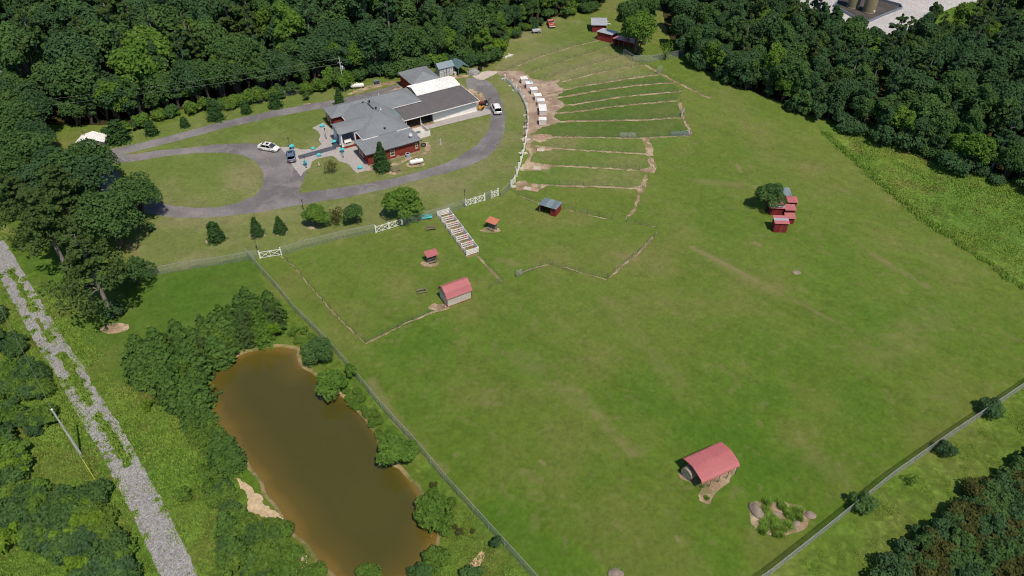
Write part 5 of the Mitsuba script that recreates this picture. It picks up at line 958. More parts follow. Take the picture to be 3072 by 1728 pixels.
# gambrel barn
F, Lb = corner((-10.44, 86.50), (-6.69, 88.71)); Wb = 2.75
bn = thing('red_roofed_barn', 'small barn with a red gambrel roof and pale ribbed metal walls', 'barn')
for n_, y0, y1 in (('wall', 0, .08), ('wall', Wb - .08, Wb)): lput(bn, n_, MB().box(0, Lb, y0, y1, 0, 1.9), 'm_siding_tan', F)
prof = [(0, 1.9), (.42, 2.75), (Wb / 2, 3.25), (Wb - .42, 2.75), (Wb, 1.9)]
for x0 in (0, Lb - .08): lput(bn, 'end_wall', MB().prism([(x0, 0.08, 0), (x0, Wb - .08, 0), (x0, Wb - .08, 1.9)] + [(x0, min(max(y, .08), Wb - .08), z) for y, z in prof[::-1][1:]], 0, 0, (.08, 0, 0)), 'm_siding_tan', F)
for i in range(22): lput(bn, 'rib', MB().box(.1 + i * (Lb - .2) / 21 - .02, .1 + i * (Lb - .2) / 21 + .02, -.03, -.002, .05, 1.86), 'm_siding_tan', F)
ov = [(-.22, 1.82), (.33, 2.83), (Wb / 2, 3.38), (Wb - .33, 2.83), (Wb + .22, 1.82)]
for (y0, z0), (y1, z1) in zip(ov[:-1], ov[1:]): lput(bn, 'roof_slope', slab([(-.15, y0, z0), (Lb + .15, y0, z0), (Lb + .15, y1, z1), (-.15, y1, z1)], .05), 'm_roof_red', F)
tr_ = MB()
for (y0, z0), (y1, z1) in zip(ov[:-1], ov[1:]): tr_.beam((-.17, y0, z0 - .06), (-.17, y1, z1 - .06), .05, .12)
lput(bn, 'gable_trim', tr_, 'm_trim_red', F); lput(bn, 'base_trim', MB().box(-.03, -.002, 0.0, Wb, 0, .16).box(0, Lb, -.06, -.032, 0, .12).box(-.05, .04, -.05, -.003, .12, 1.8).box(Lb - .04, Lb + .05, -.05, -.003, .12, 1.8).box(-.03, -.004, 0, Wb, 1.86, 1.94), 'm_trim_red', F)
# carport with hay bale
F, Lc = corner((23.65, 52.04), (28.66, 54.51)); Wc = 3.9
ct_ = thing('red_carport', 'open carport with a rounded red ribbed metal roof on thin braced posts', 'carport')
prof = [(-.12, 1.75), (-.06, 1.98), (.22, 2.22), (Wc * .25, 2.48), (Wc / 2, 2.68), (Wc * .75, 2.48), (Wc - .22, 2.22), (Wc + .06, 1.98), (Wc + .12, 1.75)]
rf = MB()
for (y0, z0), (y1, z1) in zip(prof[:-1], prof[1:]): m = slab([(-.2, y0, z0), (Lc + .2, y0, z0), (Lc + .2, y1, z1), (-.2, y1, z1)], .04); rf.add(m.v[0], m.f[0])
rk = lput(ct_, 'roof', rf, 'm_roof_red', F, 12)
for (y0, z0), (y1, z1) in zip(prof[2:-3], prof[3:-2]):
    for t in (.1, .3, .5, .7, .9): lput(rk, 'rib', MB().beam((-.2, y0 + (y1 - y0) * t, z0 + (z1 - z0) * t + .015), (Lc + .2, y0 + (y1 - y0) * t, z0 + (z1 - z0) * t + .015), .05, .04), 'm_roof_red', F)
for i in range(5):
    x = Lc * i / 4
    for y in (0, Wc):
        lput(ct_, 'post', MB().box(x - .035, x + .035, y - .035, y + .035, 0, 2.0), 'm_wire_dark', F)
        if i < 4: lput(ct_, 'brace', MB().beam((x + Lc / 4, y, .1), (x + Lc / 8, y, 1.95), .05, .05), 'm_wire_dark', F)
    hoop = MB()
    for (y0, z0), (y1, z1) in zip(prof[2:-3], prof[3:-2]): hoop.beam((x, y0, z0 - .08), (x, y1, z1 - .08), .06, .06)
    lput(ct_, 'rafter', hoop, 'm_wire_dark', F)
hb = thing('hay_bale', 'big round hay bale at the open left end of the red carport', 'hay bale')
r = rng(4); base = trimesh.creation.cylinder(radius=.85, height=1.25, sections=30); base = base.subdivide().subdivide(); v = base.vertices + (meshkit.fbm(base.vertices * 4 + 9, 3)[:, None] - .5) * .16
mt = mat4(F @ T().translate([.05, 2.5, .84]).rotate([0, 0, 1], 12).rotate([0, 1, 0], 90)); put(hb, 'straw', mikit.ply(trimesh.Trimesh(v @ mt[:3, :3].T + mt[:3, 3], base.faces, process=False), 'm_hay', 50))
for x in (-.35, 0, .35): put(hb, 'twine', MB().tube([(x, .9 * math.cos(a), .9 * math.sin(a)) for a in np.linspace(0, 6.283, 25)], .012, 4, False).ply('m_wood', 40, F @ T().translate([.05, 2.5, .84]).rotate([0, 0, 1], 12)))
# run in shed with grey roof
F, Ls = corner((5.22, 113.57), (8.26, 112.01)); Ws = 2.6
rs = thing('run_in_shed', 'open fronted red run in shed with a grey ribbed metal roof', 'shed')
lput(rs, 'front_panel', MB().box(Ls * .66, Ls, 0, .07, 0, 1.75), 'm_barn_red', F); lput(rs, 'side_wall', MB().prism([(Ls - .07, .08, 0), (Ls - .07, Ws, 0), (Ls - .07, Ws, 1.6), (Ls - .07, .08, 1.85)], 0, 0, (.07, 0, 0)), 'm_barn_red', F); lput(rs, 'side_wall', MB().prism([(0, .5, 0), (0, Ws, 0), (0, Ws, 1.6), (0, .5, 1.8)], 0, 0, (.07, 0, 0)), 'm_barn_red', F)
lput(rs, 'back_wall', MB().box(.08, Ls - .08, Ws - .07, Ws, 0, 1.58), 'm_barn_red', F); lput(rs, 'partition', MB().box(Ls * .66 - .07, Ls * .66, .08, Ws - .1, 0, 1.7), 'm_barn_red', F); lput(rs, 'post', MB().box(0, .1, 0, .1, 0, 1.85), 'm_wood', F)
rr_ = lput(rs, 'roof', slab([(-.2, -.3, 1.95), (Ls + .15, -.3, 1.95), (Ls + .15, Ws + .25, 1.68), (-.2, Ws + .25, 1.68)], .06), 'm_roof_grey', F)
for i in range(8): x = -.1 + i * (Ls + .15) / 7; lput(rr_, 'rib', MB().beam((x, -.28, 1.97), (x, Ws + .23, 1.70), .05, .04), 'm_roof_grey', F)
lput(rs, 'beam', MB().box(.1, Ls, .005, .09, 1.76, 1.87), 'm_wood', F)
# picnic tables under small roofs
def picnic(label, pos, deg, roof_mat, tilt):
    t = thing('sheltered_picnic_table', label, 'picnic table'); F = frame(*pos, deg)
    for x in (-.85, .85): lput(t, 'post', MB().box(x - .05, x + .05, -.05, .05, 0, 1.74), 'm_wood', F)
    lput(t, 'table_top', MB().box(-.85, .85, -.38, .38, .72, .77), 'm_wood', F)
    for y in (-.7, .7): lput(t, 'bench', MB().box(-.85, .85, y - .13, y + .13, .42, .46), 'm_wood', F)
    for x in (-.55, .55): lput(t, 'leg', MB().beam((x, -.7, .42), (x, .7, .42), .05, .09).beam((x, -.6, 0), (x, -.25, .72), .08, .06).beam((x, .6, 0), (x, .25, .72), .08, .06), 'm_wood', F)
    k = lput(t, 'roof', slab([(-1.12, -.82, 1.85 - tilt), (1.12, -.82, 1.85 - tilt), (1.12, .82, 1.85 + tilt), (-1.12, .82, 1.85 + tilt)], .05), roof_mat, F)
    for i in range(5): x = -1.0 + i * .5; lput(k, 'rib', MB().beam((x, -.80, 1.87 - tilt), (x, .80, 1.87 + tilt), .05, .04), roof_mat, F)
    for x in (-.9, .9): lput(t, 'rafter', MB().beam((x, -.75, 1.77 - tilt), (x, .75, 1.77 + tilt), .06, .07), 'm_wood', F)
picnic('picnic table under a small tilted crimson roof, left of the white rail pen', (-13.99, 98.51), 27, 'm_roof_red', .12); picnic('picnic table under a small salmon orange roof, right of the white rail pen', (-3.58, 108.25), -32, 'm_roof_salmon', .12)
def bench(label, pos, deg, mat, L=1.7, slats=3):
    b = thing('garden_bench', label, 'bench'); F = frame(*pos, deg)
    for i in range(slats): lput(b, 'seat_slat', MB().box(-L / 2, L / 2, -.28 + i * .18, -.14 + i * .18, .42, .46), mat, F)
    for i in range(2): lput(b, 'back_slat', MB().box(-L / 2, L / 2, .28 + i * .03, .31 + i * .03, .55 + i * .2, .70 + i * .2), mat, F)
    for x in (-L / 2 + .1, L / 2 - .1): lput(b, 'leg', MB().box(x - .04, x + .04, -.26, -.18, 0, .42).beam((x, .22, 0), (x, .36, .92), .08, .07).box(x - .04, x + .04, -.18, .24, .34, .415), mat, F)
bench('turquoise slatted bench at the chain link fence by the white rail pen', (-16.02, 111.25), 14, 'm_turquoise', 2.0, 3); bench('old grey wooden bench between the turquoise bench and the crimson roofed table', (-14.97, 107.83), 12, 'm_wood', 1.9, 2)
bench('old wooden bench alone on the grass left of the red roofed barn', (-14.87, 89.96), 20, 'm_wood', 1.6, 1); bench('plain wooden bench on bare soil in front of the brick wing', (-23.90, 128.45), 20, 'm_wood', 1.9, 2)
# cluster of red sheds round the tree
def shed(name, label, pos, deg, w, d, h0, h1, roof, strip=None, dirr='y'):
    """lean-to shed: front height h0 (near side), back height h1"""
    s = thing(name, label, 'shed'); F = frame(*pos, deg)
    lput(s, 'front_wall', MB().box(0, w, 0, .06, 0, h0), 'm_barn_red', F); lput(s, 'back_wall', MB().box(0, w, d - .06, d, 0, h1), 'm_barn_red', F)
    for x in (0, w - .06): lput(s, 'side_wall', MB().prism([(x, .06, 0), (x, d - .06, 0), (x, d - .06, h1), (x, .06, h0)], 0, 0, (.06, 0, 0)), 'm_barn_red', F)
    ys = [-.22, d + .18]; z = lambda y: h0 + (h1 - h0) * y / d + .05
    k = lput(s, 'roof', slab([(-.18, ys[0], z(ys[0])), (w + .18, ys[0], z(ys[0])), (w + .18, ys[1], z(ys[1])), (-.18, ys[1], z(ys[1]))], .05), roof, F)
    if strip: y0, y1 = strip; lput(k, 'pale_sheet', slab([(-.16, y0, z(y0) + .03), (w + .16, y0, z(y0) + .03), (w + .16, y1, z(y1) + .03), (-.16, y1, z(y1) + .03)], .025), 'm_roof_pale', F)
    for i in range(int(w / .35) + 1): x = min(w + .1, -.08 + i * .35); lput(k, 'rib', MB().beam((x, ys[0] + .02, z(ys[0]) + .015), (x, (strip[0] if strip else ys[1]) - .02, z(strip[0] if strip else ys[1]) + .015), .04, .03), roof, F)
    for i in range(int(w / .3)): lput(s, 'batten', MB().box(.15 + i * .3, .19 + i * .3, -.025, -.002, .02, h0 - .02), 'm_barn_red', F)
    return s, F
s_, F = shed('red_shed', 'red shed with a pale sheet across its pink roof, nearest of the shed cluster', (48.03, 107.10), -3, 2.35, 1.9, 2.1, 2.35, 'm_roof_red', (.65, 1.25)); lput(s_, 'door', MB().box(1.0, 1.55, -.045, -.026, .05, 1.6), 'm_trim_red', F)
shed('red_shed', 'wide red shed with a partly white roof under the round tree', (48.91, 112.57), -3, 2.35, 2.0, 1.7, 1.95, 'm_roof_red', (.2, .9)); shed('red_shed', 'small red shed at the right behind the nearest shed of the cluster', (50.94, 109.74), -3, 1.55, 1.2, 1.35, 1.55, 'm_roof_red')
shed('red_shed', 'red shed in the middle of the right row of the cluster', (51.50, 112.12), -3, 1.75, 1.35, 1.6, 1.8, 'm_roof_red'); shed('red_shed', 'farthest red shed in the right row of the cluster', (52.66, 114.58), -3, 1.65, 1.4, 1.7, 1.9, 'm_roof_red')
shed('grey_roofed_shed', 'shed with a pale blue grey roof partly hidden by the round tree', (51.70, 116.63), -3, 2.0, 2.3, 1.9, 2.05, 'm_roof_grey')
# far red sheds
F, Lw = corner((23.39, 204.82), (25.59, 206.87)); fs = thing('far_red_shed', 'red shed with a light grey roof, farthest building at the corner of the paddock', 'shed')
F = frame(*(22.96, 204.32), -2); 
lput(fs, 'front_wall', MB().box(0, 3.9, 0, .08, 0, 2.3), 'm_barn_red', F); lput(fs, 'back_wall', MB().box(0, 3.9, 4.3, 4.38, 0, 2.6), 'm_barn_red', F)
for x in (0, 3.82): lput(fs, 'side_wall', MB().prism([(x, .08, 0), (x, 4.3, 0), (x, 4.3, 2.6), (x, 2.6, 3.1), (x, .08, 2.3)], 0, 0, (.08, 0, 0)), 'm_barn_red', F)
lput(fs, 'roof_slope', slab([(-.4, -.4, 2.22), (4.2, -.4, 2.22), (4.2, 2.6, 3.2), (-.4, 2.6, 3.2)], .06), 'm_roof_pale', F); lput(fs, 'roof_slope', slab([(-.4, 2.6, 3.2), (4.2, 2.6, 3.2), (4.2, 4.8, 2.5), (-.4, 4.8, 2.5)], .06), 'm_roof_pale', F); lput(fs, 'door', MB().box(-.05, -.002, 1.2, 2.2, 0, 1.9), 'm_dark_trim', F)
F = frame(*(23.91, 198.87), -35); f2 = thing('far_red_shed', 'red shed with a pale roof half under the tree, next to the farthest shed', 'shed')
lput(f2, 'front_wall', MB().box(0, 4.4, 0, .08, 0, 2.3), 'm_barn_red', F); lput(f2, 'back_wall', MB().box(0, 4.4, 3.3, 3.38, 0, 2.1), 'm_barn_red', F)
for x in (0, 4.32): lput(f2, 'side_wall', MB().prism([(x, .08, 0), (x, 3.3, 0), (x, 3.3, 2.1), (x, .08, 2.3)], 0, 0, (.08, 0, 0)), 'm_barn_red', F)
lput(f2, 'roof', slab([(-.3, -.3, 2.42), (4.7, -.3, 2.42), (4.7, 3.7, 2.12), (-.3, 3.7, 2.12)], .06), 'm_roof_pale', F)
F = frame(*(27.94, 193.63), -34); f3 = thing('open_red_shed', 'open fronted shed with a red metal roof under the large bright tree', 'shed')
for i in range(5): lput(f3, 'post', MB().box(i * 1.5 - .05, i * 1.5 + .05, 0, .1, 0, 2.4), 'm_wire_dark', F)
lput(f3, 'back_wall', MB().box(0, 6, 2.9, 3.0, 0, 2.2), 'm_barn_red', F); lput(f3, 'side_wall', MB().box(0, .08, .3, 2.9, 0, 2.2), 'm_barn_red', F); lput(f3, 'roof', slab([(-.3, -.4, 2.55), (6.4, -.4, 2.55), (6.4, 3.2, 2.28), (-.3, 3.2, 2.28)], .06), 'm_roof_red', F)
# white well house
F = frame(*(-93.83, 137.78), 2); wl = thing('white_well_house', 'low building with a white metal gable roof at the left end of the upper drive', 'shed')
lput(wl, 'wall', MB().box(.3, 5.3, .6, .68, 0, 1.5).box(.3, 5.3, 3.0, 3.08, 0, 1.5).box(.3, .38, .68, 3.0, 0, 1.5).box(5.22, 5.3, .68, 3.0, 0, 1.5), 'm_siding_tan', F)
lput(wl, 'gable', MB().prism([(.3, .6, 1.5), (5.3, .6, 1.5), (2.6, .6, 2.2)], 0, 0, (0, .08, 0)), 'm_siding_tan', F)
lput(wl, 'roof_slope', slab([(-.2, .1, 1.42), (2.6, .1, 2.32), (2.4, 3.6, 2.32), (-.2, 3.4, 1.42)], .06), 'm_metal_white', F); lput(wl, 'roof_slope', slab([(2.6, .1, 2.32), (5.9, .1, 1.42), (5.4, 3.4, 1.42), (2.4, 3.6, 2.32)], .06), 'm_metal_white', F)
for i in range(6):
    for a, b in (((-.1 + i * .45, .12), (-.1 + i * .42, 3.4)), ((2.9 + i * .5, .12), (2.75 + i * .46, 3.4))):
        zz = lambda x: 2.36 - abs(x - 2.6) * .31
        lput(wl, 'rib', MB().beam((*a, zz(a[0])), (*b, zz(b[0] + .1)), .06, .05), 'm_metal_white', F)
# kennel boxes
princ('m_box', lambda p, n, uv: mix((.58, .54, .53), (.66, .62, .61), fbm(p.x, p.y, p.z, 2)), .5)
word = ('topmost', 'second', 'third', 'fourth', 'fifth', 'sixth', 'seventh', 'lowest')
for i, (p, deg) in enumerate((((2.38, 169.90), 14), ((3.59, 167.24), 12), ((4.68, 163.90), 11), ((5.50, 160.56), 8), ((6.10, 157.84), 1), ((6.33, 154.76), 0), ((6.36, 153.00), 0), ((6.15, 148.37), 0))):
    d = thing('dog_house', f'white box shaped dog house beside the picket fence, {word[i]} of the curved row', 'dog house', 'white dog houses in the curved row'); F = frame(*p, deg)
    b_ = lput(d, 'body', MB().box(0, 1.6, 0, 1.35, .08, 1.25), 'm_box', F); k = lput(d, 'lid', slab([(-.08, -.1, 1.33), (1.68, -.1, 1.33), (1.68, 1.45, 1.37), (-.08, 1.45, 1.37)], .07), 'm_metal_white', F); lput(d, 'entrance', MB().box(-.03, -.002, .35, 1.0, .15, .9), 'm_black', F)
    lput(d, 'skid', MB().box(0, 1.6, .1, .2, 0, .078), 'm_wood', F); lput(d, 'skid', MB().box(0, 1.6, 1.15, 1.25, 0, .078), 'm_wood', F)
    if i == 1: lput(k, 'turquoise_patch', MB().box(1.0, 1.6, .5, 1.3, 1.375, 1.395), 'm_turquoise', F)
# gas tanks
princ('m_tank', (.78, .78, .78), .35)
def gas_tank(label, pos, deg, L, R):
    t = thing('gas_tank', label, 'gas tank'); F = frame(*pos, deg); n = 9; pr = [(-L / 2 + R * .7 * (1 - math.cos(a)), R * math.sin(a)) for a in np.linspace(0, math.pi / 2, n)]; pr += [(-x, r_) for x, r_ in pr[::-1]]
    lput(t, 'shell', MB().lathe([(max(r_, .001), x) for x, r_ in pr], 20), 'm_tank', F @ T().translate([0, 0, R + .28]).rotate([0, 1, 0], 90), 60)
    for x in (-L * .28, L * .28): lput(t, 'saddle', MB().box(x - .1, x + .1, -.32, .32, 0, .42), 'm_concrete', F)
    lput(t, 'valve_dome', MB().lathe([(.2, 2 * R + .22), (.2, 2 * R + .42), (.12, 2 * R + .5), (.0, 2 * R + .51)], 12), 'm_tank', F, 40)
    lput(t, 'lifting_lug', MB().box(-L * .32, -L * .32 + .12, -.02, .02, 2 * R + .24, 2 * R + .38), 'm_tank', F)
gas_tank('white cylindrical gas tank on the grass in front of the brick wing', (-19.98, 131.24), 21, 3.0, .46); gas_tank('white cylindrical gas tank at the hedge behind the house', (-38.30, 167.61), 12, 3.4, .5)
F = frame(*(-33.83, 169.90), 20); gq = thing('generator_box', 'dark grey generator box on a pad behind the house near the gas tank', 'generator'); lput(gq, 'pad', MB().box(-.9, .9, -.6, .6, 0, .1), 'm_concrete', F); lput(gq, 'cabinet', MB().box(-.65, .65, -.4, .4, .1, 1.0), 'm_dark_trim', F); lput(gq, 'lid', MB().box(-.7, .7, -.45, .45, 1.0, 1.07), 'm_gate_blue', F)
F = frame(*hw(8.6, -1.0), HA); ac = thing('air_conditioner', 'grey air conditioning unit on a slab at the foot of the brick wing', 'air conditioner'); lput(ac, 'slab', MB().box(-.7, .7, -.6, .6, 0, .1), 'm_concrete', F)
lput(ac, 'cabinet', MB().lathe([(.001, .1), (.54, .1), (.54, 1.05), (.44, 1.12), (.40, 1.10), (.38, .98), (.001, .98)], 10), 'm_ac', F, 30); princ('m_ac', (.36, .38, .43), .5); lput(ac, 'fan_grille', MB().lathe([(.37, .985), (.0, 1.0)], 12).box(-.37, .37, -.01, .01, 1.0, 1.02).box(-.01, .01, -.37, .37, 1.021, 1.03), 'm_black', F)
fr = thing('fire_ring', 'dark metal fire ring on bare soil beside the brick wing', 'fire pit'); put(fr, 'ring', MB().lathe([(.55, 0), (.60, .42), (.52, .42), (.48, .02), (.0, .05)], 18).ply('m_dark_trim', 40, frame(*hw(13.6, 1.9), 0))); put(fr, 'ash', MB().lathe([(.0, .10), (.47, .06)], 14).ply('m_gravel', False, frame(*hw(13.6, 1.9), 0)))
# gravel heap, bins, clutter by the carport
gh = trimesh.creation.icosphere(4, 1.0); v = gh.vertices.copy(); v = v * [1.75, 1.2, 1.35] * (1 + .18 * (meshkit.fbm(v * 2.2 + 5, 3)[:, None] - .5)); v[:, 2] = np.maximum(v[:, 2], -.1); struct('gravel_heap', (v + [*(-9.95, 176.23), 0], gh.faces), 'm_gravel', True); labels['gravel_heap'] = {'label': 'rounded heap of grey gravel beside the teal carport', 'category': 'gravel heap'}
for p, s, mt_, lab_ in (((-8.29, 178.07), .6, 'm_black', 'black bin right of the gravel heap'), ((-17.73, 174.82), .45, 'm_black', 'dark bin in front of the grey storage shed'), ((-14.53, 175.42), .5, 'm_siding_tan', 'pale barrel at the corner of the storage shed')):
    b_ = thing('bin', lab_, 'bin'); put(b_, 'body', MB().lathe([(.001, 0), (s * .8, 0), (s * .95, s * 1.5), (.001, s * 1.5)], 14).ply(mt_, 40, frame(*p, 0))); put(b_, 'lid', MB().lathe([(s, s * 1.5), (s * .98, s * 1.6), (.001, s * 1.72)], 14).ply(mt_, 40, frame(*p, 0)))
# turquoise planters
def planter(label, pos, s=1.0, tall=False):
    p = thing('planter', label, 'planter', 'turquoise planters round the front walk'); F = frame(*pos, 0); z = .45 if tall else 0
    if tall: lput(p, 'pedestal', MB().lathe([(.22 * s, 0), (.1 * s, .08), (.1 * s, .45)], 12), 'm_turquoise', F, 40)
    lput(p, 'bowl', MB().lathe([(.001, z), (.25 * s, z), (.46 * s, z + .38 * s), (.50 * s, z + .42 * s), (.42 * s, z + .42 * s), (.38 * s, z + .34 * s), (.001, z + .34 * s)], 16), 'm_turquoise', F, 40)
for pos, lab_, s, tl in (((-43.04, 147.58), 'turquoise planter on the pale paving at the left house corner', 1.1, False), ((-47.50, 137.49), 'turquoise planter at the edge of the drive behind the blue car', 1.1, True), ((-42.96, 137.49), 'low turquoise planter on the left edge of the front walk', .9, False), ((-41.08, 134.67), 'low turquoise planter on the right edge of the front walk', 1.0, False), ((-43.13, 130.70), 'turquoise planter at the foot of the lamp post right of the blue car', 1.0, True), ((-38.73, 139.52), 'turquoise planter left of the porch steps', 1.1, True), ((-36.36, 136.07), 'turquoise planter right of the porch steps', 1.1, True), ((-31.51, 129.50), 'turquoise planter at the right house corner, nearest the conical evergreen', 1.1, False), ((-92.43, 139.82), 'pale turquoise planter on the pad in front of the white well house', 1.0, False)):
    planter(lab_, pos, s, tl)
# lamp posts
def lamp(label, pos, h=3.0):
    l = thing('lamp_post', label, 'lamp post'); F = frame(*pos, 0)
    lput(l, 'post', MB().tube([(0, 0, -.05), (0, 0, .3), (0, 0, h)], [.07, .05, .04], 8), 'm_dark_trim', F, 40); lput(l, 'base', MB().lathe([(.16, 0), (.14, .2), (.06, .32)], 10), 'm_dark_trim', F, 40); lput(l, 'lantern', MB().lathe([(.03, h), (.11, h + .06), (.15, h + .34), (.19, h + .36), (.04, h + .5), (.0, h + .54)], 8), 'm_dark_trim', F, 30)
for pos, lab_, h in (((-41.07, 142.19), 'black lamp post on the paving left of the porch', 2.1), ((-48.00, 137.78), 'black lamp post at the drive behind the blue car', 2.3), ((-42.82, 129.90), 'black lamp post right of the blue car', 2.4), ((-35.87, 134.11), 'black lamp post right of the porch steps', 2.4), ((-45.07, 101.08), 'black lamp post behind the single white gate', 3.0), ((-39.99, 114.58), 'short black lamp post at the drive beside the bright shrub', 1.7), ((-9.00, 115.49), 'black lamp post at the white double gate by the rail pen', 3.4), ((2.74, 143.09), 'black lamp post on the lawn side of the picket fence', 3.0), ((-92.93, 140.11), 'black lamp post in front of the white well house', 2.6)): lamp(lab_, pos, h)
# garden figure on the front lawn, statue by the patio
st_ = thing('garden_figure', 'small yellow and white garden figure on the front lawn', 'garden ornament'); F = frame(*(-40.25, 130.57), 0); lput(st_, 'base', MB().lathe([(.2, 0), (.2, .12), (.001, .12)], 10), 'm_black', F); lput(st_, 'figure', MB().lathe([(.16, .12), (.19, .4), (.10, .62), (.14, .78), (.08, .92), (.001, .95)], 12), 'm_cream', F, 40)
st2 = thing('weathered_statue', 'pale weathered statue standing on the lawn right of the patio', 'statue'); F = frame(*(-15.58, 139.52), 0); lput(st2, 'plinth', MB().box(-.25, .25, -.25, .25, 0, .3), 'm_pale_slab', F); lput(st2, 'figure', MB().lathe([(.2, .3), (.24, .7), (.14, 1.0), (.2, 1.2), (.1, 1.4), (.13, 1.52), (.001, 1.62)], 12).beam((-.3, 0, 1.0), (.3, 0, 1.15), .1, .1), 'm_concrete', F, 40)
# utility poles and wires
def pole(label, pos, h, r0, mat, lean=(0, 0)):
    p = thing('utility_pole', label, 'utility pole'); F = frame(*pos, 0); lput(p, 'shaft', MB().tube([(0, 0, -.1), (lean[0] * .5, lean[1] * .5, h / 2), (*lean, h)], [r0, r0 * .85, r0 * .7], 10), mat, F, 40); return p, F
princ('m_pole', lambda p, n, uv: mix((.40, .40, .40), (.52, .52, .52), fbm(p.x * 6, p.y * 6, p.z, 3)), .8, .2)
p_, F = pole('grey utility pole with a transformer at the hedge behind the house', (-41.37, 166.30), 8.6, .15, 'm_pole'); lput(p_, 'transformer', MB().lathe([(.001, 5.6), (.22, 5.6), (.24, 6.3), (.001, 6.45)], 12, (.42, -.05)), 'm_pale_grey', F, 40); lput(p_, 'bracket', MB().box(.1, .45, -.04, .04, 5.7, 5.78).box(.1, .45, -.04, .04, 6.1, 6.18), 'm_galv', F); lput(p_, 'crossarm', MB().box(-.5, .5, -.06, .06, 7.2, 7.32), 'm_pole', F)
def wire(label, a, b, sag, r0=.02, mat='m_wire'):
    pts = [np.array(a) * (1 - t) + np.array(b) * t - [0, 0, sag * 4 * t * (1 - t)] for t in np.linspace(0, 1, 25)]; put(None, 'overhead_wire', MB().tube(pts, r0, 5).ply(mat, 40)); labels[list(scene)[-1]] = {'label': label, 'category': 'wire'}
princ('m_wire', (.22, .23, .24), .6); X, Y = (-41.27, 165.74)
wire('upper overhead wire running from the utility pole along the woodland', (X, Y, 8.5), (X - 78, Y - 28, 9.0), .9); wire('lower overhead wire running from the utility pole along the woodland', (X, Y, 7.2), (X - 78, Y - 28, 7.6), .9)
p_, F = pole('pale utility pole beside the gravel track in the lower left', (-56.75, 57.67), 8.8, .15, 'm_pole', (-.25, .15)); X, Y = (-56.75, 57.67); lput(p_, 'cap', MB().lathe([(.13, 8.8), (.12, 8.88), (.001, 8.9)], 10, (-.25, .15)), 'm_trim', F)
wire('overhead wire along the left thicket to the lower left utility pole', (X - .25, Y + .15, 8.8), (X - 30, Y + 34, 9.4), .4, .018)
g = thing('guy_wire', 'guy wire with a bright yellow guard in front of the lower left utility pole', 'guy wire'); ex, ey = (-53.09, 53.66); lput(g, 'cable', MB().tube([(X - .2, Y, 6.5), (ex, ey, .1)], .014, 5), 'm_galv', T(), 40); princ('m_yellow', (.62, .56, .05), .5); a_, b_ = np.array((X - .2, Y, 6.5)), np.array((ex, ey, .1)); lput(g, 'guard', MB().tube([b_, b_ + (a_ - b_) * .36], .035, 6), 'm_yellow', T(), 40)
# rocks, bed plants
def rock(label, pos, s, sx=1.0, sy=1.0, h=.6, seed=0, mat='m_rock', deg=0):
    k = thing('boulder', label, 'rock'); m = trimesh.creation.icosphere(3, 1.0); v = m.vertices * [sx, sy, h]; v = v * (1 + .5 * (meshkit.fbm(m.vertices * 1.6 + seed, 3, seed)[:, None] - .5)) * s; mm = mat4(frame(*pos, deg)); put(k, 'stone', mikit.ply(trimesh.Trimesh(v @ mm[:3, :3].T + mm[:3, 3], m.faces, process=False), mat, 45))
diffuse('m_rock', lambda p, n, uv: mix((.19, .155, .13), (.38, .315, .27), fbm(p.x * 2.2, p.y * 2.2, p.z * 2.2, 4)))
for a in (((29.95, 49.24), .95, .75, 1.3, .7, 1, 'largest tan rock at the left end of the weedy flower bed', 20), ((36.41, 48.60), .68, 1.0, .8, .5, 2, 'rounded tan rock at the right end of the weedy flower bed', 0), ((34.31, 47.42), .55, 1.0, .8, .5, 3, 'small tan rock in the lower right of the weedy flower bed', 40), ((32.34, 48.74), .5, 1.2, .7, .5, 4, 'small flat rock in the middle of the weedy flower bed', 10), ((11.86, 41.00), .95, 1.0, .9, .5, 5, 'pinkish rock at the bottom border of the photo', 0), ((48.80, 95.38), .75, 1.0, .7, .28, 6, 'low pale heap alone in the middle of the pasture', 0)):
    rock(a[6], a[0], a[1], a[2], a[3], a[4], a[5], 'm_rock', a[7])
scene['bed_plant_group'] = {'type': 'shapegroup', 'blades': mikit.ply(blades(9, 1.0, 420, .75, .7), 'm_blade'), 'leaves': mikit.ply(trimesh.Trimesh(*broadleaf(19, .55, .55, 0, 7, 300, .16)[1], process=False), 'm_leaf_brush')}
pts_, r = scatter(Polygon([(30.09, 49.80), (31.56, 50.36), (34.07, 50.46), (35.49, 49.71), (35.93, 47.96), (34.62, 46.85), (32.32, 45.84), (29.96, 45.92), (28.98, 47.51)]), 1.0, 201)
for x, y in pts_:
    if r.random() < .82: plant(thing('bed_weed', 'tall green weed clump in the rocky flower bed below the red carport', 'weed', 'weed clumps of the rocky flower bed'), 'bed_plant_group', x, y, .5 + .45 * r.random(), .45 + .4 * r.random(), r.random() * 360)
for p in ((11.53, 41.48), (12.37, 41.48), (23.93, 52.67), (24.25, 50.98)): plant(thing('bed_weed', 'small dark weed clump on bare soil', 'weed', 'small weed clumps on bare soil'), 'bed_plant_group', *p, .4, .4, 30)
